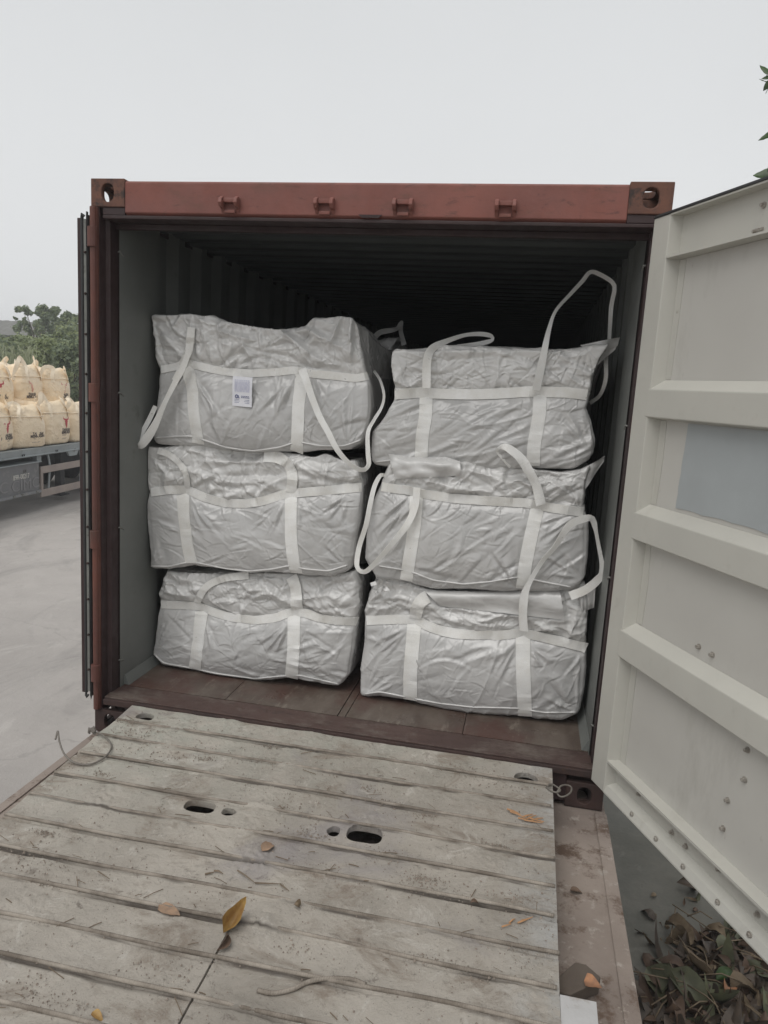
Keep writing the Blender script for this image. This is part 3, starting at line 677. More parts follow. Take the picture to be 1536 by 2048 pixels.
for i in range(len(BY)):
    pts = []; x0, x1 = -1.0 + random.uniform(0, .02), 1.0 + random.uniform(-.012, .008)
    n = 90
    for k in range(n + 1):
        x = x0 + (x1 - x0) * k / n; pts.append((x, bar_y(i, x), bar_h(i, x)))
    MB().tube(pts, .0066, 8).build('tread_bar', 'bar', rp, smooth=True)
# the one bar that has come loose and bends away near the photographer
q = [ramp_local(*p) for p in ((515, 1984), (545, 1990), (585, 1982), (615, 1968), (650, 1961), (700, 1962), (732, 1973))]
MB().tube(spline([(p.x, p.y, .006) for p in q], .01), .0065, 8).build('tread_bar', 'bar', rp, smooth=True)
MB().box(1.001, 1.10, -3.9, -1.20, -.010, -.001).build('side_plate', 'side_plate', rp)
for x in (-.985, .985): MB().box(x - .012, x + .012, -3.9, -.10, -.10, -.0245).build('side_beam', 'deck', rp)

# ---- wire loops at both ramp corners
def wire(name, pts, r, label, mat='wire'):
    P = [Vector(p) for p in pts]; c = sum(P, Vector()) / len(P); o = root(name, c, label, 'wire loop')
    MB().tube(spline(P, .006), r, 8).build('strand', mat, o, smooth=True, world=True); return o
def rz(u, v, h=0.008):
    q = ramp_local(u, v); q.z = h; return parent_matrix(rp) @ q
wl = wire('wire_loop', [rz(112, 1500, .05), rz(117, 1492, .07), rz(120, 1505, .05), rz(130, 1522, .03), rz(150, 1531, .012), rz(180, 1533, .010), rz(208, 1520, .010), rz(222, 1503, .012), rz(220, 1490, .014), rz(205, 1478, .02), rz(190, 1472, .02)], .004, 'bent loop of rusty wire at the left edge of the ramp')
knot = MB()
for k in range(4):
    knot.tube(spline([rz(185 + random.uniform(-8, 8), 1470 + random.uniform(-6, 6), random.uniform(.005, .03)) for _ in range(7)], .006), .0045, 6)
knot.build('knot', 'wire', wl, smooth=True, world=True)
wk = wire('wire_loop', [rz(1116, 1586, .012), rz(1121, 1579, .016), rz(1133, 1577, .016), rz(1142, 1580, .012), rz(1141, 1587, .006), rz(1131, 1593, .002), rz(1120, 1594, .002), rz(1114, 1589, .008), rz(1118, 1583, .012)], .0038, 'twisted grey wire link at the right edge of the ramp')
wk2 = MB().tube(spline([rz(1094, 1577, .008), rz(1101, 1573, .012), rz(1110, 1578, .014), rz(1120, 1587, .016), rz(1113, 1590, .012), rz(1104, 1586, .008), rz(1096, 1581, .008), rz(1092, 1578, .008)], .006), .0036, 8).build('strand', 'wire', wk, smooth=True, world=True)

# ================================================================= WHITE BULK BAGS
def polyline_at(P, u):                  # P: (n,2) array, u in 0..1 by arc length
    P = np.asarray(P, float); s = np.r_[0, np.cumsum(np.hypot(*np.diff(P, axis=0).T))]; s /= s[-1]
    return np.c_[np.interp(u, s, P[:, 0]), np.interp(u, s, P[:, 1])]
def smooth_poly(P, n=120, k=3):
    Q = polyline_at(P, np.linspace(0, 1, n))
    for _ in range(k): Q[1:-1] = (Q[:-2] + 2 * Q[1:-1] + Q[2:]) / 4
    return Q
def plane_px(P, y):
    return [((lambda p: (p.x, p.z))(at(u, v, 'y', y))) for u, v in P]
def bag_grid(nx, ny, nz):
    A = np.linspace(-1, 1, nx + 1); C = np.linspace(-1, 1, nz + 1)
    B = np.linspace(0, 1, ny + 1); B = -1 + 2 * (B * .55 + .45 * B ** 2.2)
    idx = {}; P = []
    def vid(i, j, k):
        q = (i, j, k)
        if q not in idx: idx[q] = len(P); P.append((A[i], B[j], C[k]))
        return idx[q]
    F = []
    for i in range(nx):
        for k in range(nz):
            F.append((vid(i, 0, k), vid(i + 1, 0, k), vid(i + 1, 0, k + 1), vid(i, 0, k + 1)))
            F.append((vid(i, ny, k), vid(i, ny, k + 1), vid(i + 1, ny, k + 1), vid(i + 1, ny, k)))
    for i in range(nx):
        for j in range(ny):
            F.append((vid(i, j, 0), vid(i, j + 1, 0), vid(i + 1, j + 1, 0), vid(i + 1, j, 0)))
            F.append((vid(i, j, nz), vid(i + 1, j, nz), vid(i + 1, j + 1, nz), vid(i, j + 1, nz)))
    for j in range(ny):
        for k in range(nz):
            F.append((vid(0, j, k), vid(0, j, k + 1), vid(0, j + 1, k + 1), vid(0, j + 1, k)))
            F.append((vid(nx, j, k), vid(nx, j + 1, k), vid(nx, j + 1, k + 1), vid(nx, j, k + 1)))
    return np.array(P), np.array(F)
def vnormals(X, F):
    n = np.cross(X[F[:, 2]] - X[F[:, 0]], X[F[:, 3]] - X[F[:, 1]]); o = np.zeros_like(X)
    for k in range(4):
        for c in range(3): o[:, c] += np.bincount(F[:, k], n[:, c], len(X))
    return o / (np.linalg.norm(o, axis=1, keepdims=True) + 1e-12)
def npnoise(X, s, seed):     # cheap smooth vector noise: sums of random plane waves
    r = np.random.RandomState(seed); o = np.zeros(len(X))
    for _ in range(10):
        k = r.normal(size=3); k *= s * (.6 + .9 * r.rand()) / np.linalg.norm(k); o += np.sin(X @ k + r.rand() * 6.28)
    return o / 3.2
def wrinkle(T, F, eps, dirv, aniso, seed, iters=110, kn=.02, kb=.10, inw=.014, outw=.035):
    nV = len(T); n0 = vnormals(T, F)
    e1 = np.concatenate([F[:, [k, (k + 1) % 4]] for k in range(4)]); e1.sort(axis=1); e1 = np.unique(e1, axis=0)
    ed = np.concatenate([F[:, [0, 2]], F[:, [1, 3]]])
    E_ = np.concatenate([e1, ed]); I, J = E_[:, 0], E_[:, 1]
    wgt = np.r_[np.ones(len(e1)), np.full(len(ed), .6)]
    d = T[J] - T[I]; L0 = np.linalg.norm(d, axis=1)
    dd = d / (L0[:, None] + 1e-12); em = (eps[I] + eps[J]) / 2; dv = (dirv[I] + dirv[J]); dv /= np.linalg.norm(dv, axis=1, keepdims=True) + 1e-9
    al = np.abs((dd * dv).sum(1)); rest = L0 * (1 + em * (1 - aniso + aniso * 1.6 * al ** 2))
    val = np.bincount(I, wgt, nV) + np.bincount(J, wgt, nV)
    v1 = np.bincount(e1[:, 0], minlength=nV) + np.bincount(e1[:, 1], minlength=nV)
    def lap(Y):
        o = np.empty_like(Y)
        for c in range(3): o[:, c] = np.bincount(e1[:, 0], Y[e1[:, 1], c], nV) + np.bincount(e1[:, 1], Y[e1[:, 0], c], nV)
        return o / v1[:, None] - Y
    rs = np.random.RandomState(seed); X = T + n0 * (npnoise(T, 22, seed) * .004 + npnoise(T, 60, seed + 5) * .002 + rs.normal(size=nV) * .0012)[:, None]
    for it in range(iters):
        d = X[J] - X[I]; Ln = np.linalg.norm(d, axis=1); f = (d * ((Ln - rest) / (Ln + 1e-9) * .5 * wgt)[:, None])
        c = np.empty_like(X)
        for k in range(3): c[:, k] = np.bincount(I, f[:, k], nV) - np.bincount(J, f[:, k], nV)
        X = X + c / val[:, None] * 1.9
        D = X - T; dn = (D * n0).sum(1); dt = D - n0 * dn[:, None]
        lim = np.clip(dn, -inw, outw)
        X = X + n0 * (lim - dn - kn * .3 * lim)[:, None] - dt * .02
        D = X - T; X = X + lap(D) * kb
    D = X - T
    for _ in range(1): D = D + lap(D) * .35
    return T + D
def dist_poly(XZ, P):
    P = np.asarray(P); best = np.full(len(XZ), 1e9)
    for a, c in zip(P[:-1], P[1:]):
        ab = c - a; t = np.clip(((XZ - a) @ ab) / (ab @ ab + 1e-12), 0, 1); q = XZ - (a + t[:, None] * ab)
        best = np.minimum(best, np.hypot(q[:, 0], q[:, 1]))
    return best
class Bag: pass
def refine(X, F):
    """split every quad in four"""
    nV, nF = len(X), len(F); e = np.concatenate([F[:, [k, (k + 1) % 4]] for k in range(4)]); es = np.sort(e, axis=1)
    ue, inv = np.unique(es, axis=0, return_inverse=True); inv = inv.reshape(4, nF); mid = (X[ue[:, 0]] + X[ue[:, 1]]) / 2; cen = X[F].mean(1)
    m = [nV + inv[k] for k in range(4)]; c = nV + len(ue) + np.arange(nF)
    F2 = np.concatenate([np.stack([F[:, k], m[k], c, m[(k + 3) % 4]], 1) for k in range(4)])
    X2 = np.concatenate([X, mid, cen]); val = np.bincount(F2.ravel(), minlength=len(X2)); acc = np.zeros_like(X2); fc = X2[F2].mean(1)
    for k in range(4):
        for q in range(3): acc[:, q] += np.bincount(F2[:, k], fc[:, q], len(X2))
    return X2 * .5 + acc / val[:, None] * .5, F2
def ridge(X, s, seed, k=.9):
    """network of sharp ridge lines: 0 far from a line, 1 on it"""
    wv = X + np.stack([npnoise(X, s * .7, seed + q) for q in (1, 2, 3)], 1) * (.25 / s * 2)
    return np.exp(-np.abs(npnoise(wv, s, seed + 7)) / (.16 * k))
def crease_field(T, pick, specs, seed):
    """sharp-crested folds of cloth: specs = (x, z, angle, length, width, height)"""
    h = np.zeros(len(T))
    for (cx, cz, a, l, w_, A, bend) in specs:
        dx, dz = T[:, 0] - cx, T[:, 2] - cz; ca, sa = math.cos(a), math.sin(a)
        s_ = dx * ca + dz * sa; d = -dx * sa + dz * ca + bend * s_ * s_
        k = np.clip(1 - (s_ / l) ** 2, 0, 1) ** 1.5
        e = np.sqrt(d * d + 4e-6); ww = w_ * (1 + .5 * np.clip(s_ / l, -1, 1))
        h += A * k * (np.exp(-e / ww) - .55 * np.exp(-((d - 1.6 * ww) / (1.5 * ww)) ** 2))
    return h * pick
WEBY = -.0045
def make_bag(spec, seed, cell=.0072):
    y0, dep = spec['y'], spec.get('dep', 1.0)
    Lp, Tp, Rp, Bp = [smooth_poly(np.array(plane_px(spec[k], y0)), 160, 2) for k in ('left', 'top', 'right', 'bottom')]
    # left: bottom->top, right: bottom->top, bottom/top: left->right ; corners shared
    wd = (np.hypot(*(Tp[-1] - Tp[0])) + np.hypot(*(Bp[-1] - Bp[0]))) / 2; ht = (np.hypot(*(Lp[-1] - Lp[0])) + np.hypot(*(Rp[-1] - Rp[0]))) / 2
    nx, nz, ny = int(wd / cell), int(ht / cell), int(dep / cell / 1.9)
    P, F = bag_grid(nx, ny, nz); hx, hy, hz = wd / 2, dep / 2, ht / 2
    Q = P * [hx, hy, hz]; r = spec.get('r', .028); inn = np.clip(Q, [-hx + r, -hy + r, -hz + r], [hx - r, hy - r, hz - r]); d = Q - inn
    Q = inn + d / (np.linalg.norm(d, axis=1, keepdims=True) + 1e-12) * r
    u = (Q[:, 0] / hx + 1) / 2; v = (Q[:, 2] / hz + 1) / 2
    # the outline applies in full at the front and fades to a plain box at the back
    l, t, rr, bo = polyline_at(Lp, v), polyline_at(Tp, u), polyline_at(Rp, v), polyline_at(Bp, u)
    c00, c10, c01, c11 = Lp[0], Rp[0], Lp[-1], Rp[-1]; U, W_ = u[:, None], v[:, None]
    XZ = (1 - U) * l + U * rr + (1 - W_) * bo + W_ * t - ((1 - U) * (1 - W_) * c00 + U * (1 - W_) * c10 + (1 - U) * W_ * c01 + U * W_ * c11)
    bx0, bx1 = spec.get('backx', (min(Lp[:, 0].min(), Bp[0, 0]) + .03, Rp[:, 0].max() - .03)); bz0, bz1 = Bp[:, 1].mean(), spec.get('ztop', np.median(Tp[:, 1]))
    back = np.c_[bx0 + (bx1 - bx0) * u, bz0 + (bz1 - bz0) * v]; fb_ = np.clip((Q[:, 1] + hy) / (dep * .6), 0, 1)[:, None]; fb_ = fb_ * fb_ * (3 - 2 * fb_)
    XZ = XZ * (1 - fb_) + back * fb_
    T = np.c_[XZ[:, 0], y0 + Q[:, 1] + hy, XZ[:, 1]]
    front = np.clip(1 - (Q[:, 1] + hy) / .25, 0, 1)
    belt = smooth_poly(np.array(plane_px(spec['belt'], y0)), 60, 2); straps = [smooth_poly(np.array(plane_px(s, y0)), 40, 2) for s in spec['straps']]
    bz = np.interp(T[:, 0], belt[:, 0], belt[:, 1]); above = T[:, 2] > bz
    a_ = P[:, 0]; vv = np.clip((T[:, 2] - T[:, 2].min()) / (bz - T[:, 2].min() + 1e-6), 0, 1)
    bul = spec.get('bulge', .045) * (1 - np.abs(a_) ** 2.6) * np.where(above, .45 * (1 - np.clip((T[:, 2] - bz) / .25, 0, 1) * .8), np.sin(np.pi * np.clip(vv, 0, 1) ** .8) * 1.0 + .35 * vv)
    db = dist_poly(T[:, [0, 2]], belt); ds = np.minimum(*[dist_poly(T[:, [0, 2]], s) for s in straps]) if len(straps) > 1 else dist_poly(T[:, [0, 2]], straps[0])
    push = -bul + .020 * np.exp(-(db / .035) ** 2) + .014 * np.exp(-(ds / .035) ** 2) * (~above)
    push += npnoise(T, 7, seed + 9) * .008 + np.where(above, npnoise(T, 15, seed + 3) * .010, npnoise(T, 13, seed + 3) * .004)
    T[:, 1] += push * front
    rs = np.random.RandomState(seed + 50); lst = []; up = []
    x0_, x1_, zb, zt = T[:, 0].min() + .04, T[:, 0].max() - .04, T[:, 2].min(), T[:, 2].max()
    for _ in range(spec.get('nb', 34)):
        a = spec.get('ang', .6) + rs.normal() * spec.get('spread', .55); lst.append((rs.uniform(x0_, x1_), rs.uniform(zb + .03, zb + (zt - zb) * .62), a, rs.uniform(.05, .20), rs.uniform(.006, .016), rs.uniform(.003, .010) * rs.choice((1, 1, -.7)), rs.normal() * 1.2))
    for (u_, v_, ac_, sp_, n_, ln_) in spec.get('fans', ()):
        c0 = at(u_, v_, 'y', y0)
        for _ in range(n_):
            a = R(ac_ + rs.uniform(-sp_, sp_)); l = ln_ * rs.uniform(.4, 1) / 2; off = rs.uniform(.1, .5) * ln_
            lst.append((c0.x + math.cos(a) * (l + off * .4), c0.z + math.sin(a) * (l + off * .4), a, l, rs.uniform(.005, .011), rs.uniform(.004, .011), rs.normal() * .6))
    for _ in range(spec.get('nt', 60)):
        a = rs.uniform(0, 3.14) if rs.rand() < .45 else rs.normal() * .35 + spec.get('tang', -.1); up.append((rs.uniform(x0_, x1_), rs.uniform(zt - (zt - zb) * .42, zt + .01), a, rs.uniform(.05, .22), rs.uniform(.008, .024), rs.uniform(.006, .020) * rs.choice((1, 1, -.8)), rs.normal() * 2.5))
    for (u_, v_, u2, v2, w2, A2) in spec.get('bigs', ()):
        q1_, q2_ = at(u_, v_, 'y', y0), at(u2, v2, 'y', y0); ddx, ddz = q2_.x - q1_.x, q2_.z - q1_.z
        up.append(((q1_.x + q2_.x) / 2, (q1_.z + q2_.z) / 2, math.atan2(ddz, ddx), math.hypot(ddx, ddz) * .62, w2, A2, 0))
    edgef = np.clip((1 - np.abs(a_)) / .05, .15, 1)
    cf = crease_field(T, (~above) * (.35 + .65 * np.clip(ds / .05, 0, 1)), lst, seed) + crease_field(T, above * np.clip(db / .03, .2, 1), up, seed)
    T[:, 1] -= cf * front * edgef * spec.get('ca', 1.0)
    tz = np.clip((P[:, 2] - .98) / .02, 0, 1) * (front < 1); T[:, 2] += tz * npnoise(T, 12, seed + 8) * .014
    side = (np.abs(a_) > .985) & (front < 1); T[:, 0] += np.sign(a_) * side * npnoise(T, 9, seed + 1) * .012
    # spare cloth: much in the skirt, some near the corners and beside the straps
    eps = np.where(above, spec.get('es', .060), spec.get('eb', .022)) * (1 + .5 * npnoise(T, 6, seed + 2)) + .02 * np.exp(-(db / .05) ** 2) * (~above)
    eps = np.clip(eps, .002, .12) * np.clip(front * 3 + .25, 0, 1)
    ang = spec.get('ang', .6) + 1.1 * npnoise(T, 3.2, seed + 4) + np.where(above, .8 * npnoise(T, 8, seed + 6), 0)
    dirv = np.c_[np.cos(ang), np.zeros(len(T)), np.sin(ang)]
    X = wrinkle(T, F, eps, dirv, spec.get('aniso', .75), seed)
    XB, FB = X.copy(), F
    X, F = refine(X, F)
    front = np.clip(1 - (X[:, 1] - y0) / .25, 0, 1); bz = np.interp(X[:, 0], belt[:, 0], belt[:, 1]); above = X[:, 2] > bz
    db = dist_poly(X[:, [0, 2]], belt); ds = np.minimum(*[dist_poly(X[:, [0, 2]], s) for s in straps])
    # fine sharp creases on top of the folds
    fine = []
    for _ in range(420):
        up_ = rs.rand() < .55; zc = rs.uniform(zb + (zt - zb) * .6, zt) if up_ else rs.uniform(zb, zb + (zt - zb) * .62)
        a = rs.uniform(0, 3.14) if up_ or rs.rand() < .35 else spec.get('ang', .6) + rs.normal() * .5
        fine.append((rs.uniform(x0_, x1_), zc, a, rs.uniform(.02, .10), rs.uniform(.0018, .0045), rs.uniform(.0012, .0045) * (1.5 if up_ else 1) * rs.choice((1, -1)), rs.normal() * 3))
    X[:, 1] -= crease_field(X, np.clip(ds / .03, 0, 1) * np.clip(db / .02, 0, 1) + above * .0, fine, 0) * np.clip(front * 2, 0, 1)
    rk = np.clip(ds / .03, 0, 1) * np.clip(db / .02, 0, 1) * np.clip(front * 2, .15, 1); sk = np.where(above, .85, spec.get('rb', .26))
    nr = vnormals(X, F)
    hh_ = (ridge(X, 17, seed) * .0075 - ridge(X * [1, 1, 1.3], 15, seed + 40) * .0055 + ridge(X, 38, seed + 80) * .0032 - ridge(X, 44, seed + 120) * .0024) * sk * rk
    if spec.get('ang'):
        al_ = spec['ang']; XR = np.c_[(X[:, 0] * math.cos(al_) + X[:, 2] * math.sin(al_)) * .35, X[:, 1] * .5, -X[:, 0] * math.sin(al_) + X[:, 2] * math.cos(al_)]
        hh_ += ridge(XR, 30, seed + 160) * .0042 * rk * (~above) * (.3 + .7 * (npnoise(X, 5, seed + 11) > 0))
    X = X + nr * hh_[:, None]
    # cloth does not pass through walls, floor or the bag below
    X[:, 0] = np.clip(X[:, 0], .072, W - .070); X[:, 2] = np.maximum(X[:, 2], FZ + .003)
    cx = (X[:, 0].min() + X[:, 0].max()) / 2
    rt = root('bulk_bag', (cx, y0 + dep / 2, X[:, 2].min()), spec['label'], 'bulk bag', 'white bulk bags stacked in the container')
    fa = X[F].mean(1); fbz = np.interp(fa[:, 0], belt[:, 0], belt[:, 1]) ; top = fa[:, 2] > fbz
    org = np.array(rt.location)
    for nm, mat, msk in (('body', 'bag', ~top), ('top_skirt', 'skirt', top)):
        ff = F[msk]; us, inv = np.unique(ff, return_inverse=True); inv = inv.reshape(ff.shape)
        me = bpy.data.meshes.new(nm); me.from_pydata((X[us] - org).tolist(), [], inv.tolist())
        me.materials.append(MAT[mat]); me.polygons.foreach_set('use_smooth', [True] * len(me.polygons)); me.update()
        o = bpy.data.objects.new(nm, me); COL.objects.link(o); o.parent = rt
    XB[:, 0] = np.clip(XB[:, 0], .072, W - .070); bg_ = Bag(); bg_.root = rt; bg_.bvh = BVHTree.FromPolygons(XB.tolist(), FB.tolist()); bg_.y = y0; bg_.spec = spec
    def hit(u, v):
        d = Vector(sight(u, v)).normalized(); h = bg_.bvh.ray_cast(Vector(CAMP), d)
        return h[0] if h[0] is not None else None
    bg_.hit = hit
    return bg_
def on_bag(bg, pts, step=6):
    P = polyline_at(pts, np.linspace(0, 1, max(6, int(np.hypot(*np.diff(np.array(pts, float), axis=0).T).sum() / step))))
    for _ in range(2): P[1:-1] = (P[:-2] + 2 * P[1:-1] + P[2:]) / 4
    o = []
    for u, v in P:
        h = bg.hit(u, v)
        if h is None: continue
        if o and abs(h.y - o[-1].y) > .08: continue
        o.append(h.copy())
    return o
def web_on(bg, pts, wpx, name, off=.004, mat='web', sm=5, wv=None):
    C_ = on_bag(bg, pts)
    if len(C_) < 3: return None
    Y = np.array([c.y for c in C_]); Ys = Y.copy()
    for _ in range(sm): Ys[1:-1] = (Ys[:-2] + 2 * Ys[1:-1] + Ys[2:]) / 4
    Y = np.minimum(Y, Ys + .004) * .5 + np.minimum(Ys, Y) * .5 - off
    ctr = [Vector((c.x, float(y), c.z)) for c, y in zip(C_, Y)]; ac = []
    m = len(ctr); hw = wpx * pxm(pts[0][0], pts[0][1], bg.y) / 2
    for i in range(m):
        t = (ctr[min(i + 1, m - 1)] - ctr[max(i - 1, 0)]).normalized(); a = t.cross(Vector((0, -1, 0))); a.normalize()
        if wv is None: h_ = hw
        else: h_ = hw * float(np.interp(i / (m - 1), [q[0] for q in wv], [q[1] for q in wv]))
        # lean the strip with the cloth on both sides of it
        p1, p2 = ctr[i] + a * h_, ctr[i] - a * h_
        for p in (p1, p2):
            hh = bg.bvh.ray_cast(Vector((p.x, p.y - .25, p.z)), Vector((0, 1, 0)))
            if hh[0] is not None and abs(hh[0].y - ctr[i].y) < .05: p.y = min(hh[0].y - off, ctr[i].y + .015)
        ctr[i].y = min(ctr[i].y, (p1.y + p2.y) / 2 + .002); ac.append((p1 - p2) / 2)
    b = MB().ribbon(ctr, ac, .0045, nc=5); b = b; o = b.build(name, mat, bg.root, smooth=False, world=True); return o
def seam_on(bg, pts, r=.0045):
    C_ = on_bag(bg, pts, 5)
    if len(C_) > 3: MB().tube([c + Vector((0, -.003, 0)) for c in C_], r, 6).build('seam', 'skirt', bg.root, smooth=True, world=True)
def loop3(bg, pts, name='lift_loop', wpx=22, kw=.66, tw=None, mat='web', parent=None, ws=None):
    # pts: (u, v, y) free-hanging webbing; tw: twist angle along the loop, ws: relative width along the loop
    P = spline([at(u, v, 'y', y) for u, v, y in pts], .012); m = len(P); ac = []
    hw = wpx * kw * pxm(pts[0][0], pts[0][1], pts[0][2]) / 2
    for i in range(m):
        t = (P[min(i + 1, m - 1)] - P[max(i - 1, 0)]).normalized(); a = t.cross(Vector((0, -1, 0)))
        if a.length < 1e-3: a = Vector((1, 0, 0))
        a.normalize(); s = i / (m - 1); a = Matrix.Rotation(.45 * math.sin(s * 9 + len(pts)), 3, t) @ a
        if tw: a = Matrix.Rotation(float(np.interp(s, [q[0] for q in tw], [q[1] for q in tw])), 3, t) @ a
        k = float(np.interp(s, [q[0] for q in ws], [q[1] for q in ws])) if ws else 1
        ac.append(a * hw * k)
    for _ in range(3):
        ac = [ac[0]] + [(ac[i - 1] + ac[i] * 2 + ac[i + 1]) / 4 for i in range(1, m - 1)] + [ac[-1]]
    return MB().ribbon(P, ac, .0020, nc=3).build(name, mat, parent or bg.root, world=True)

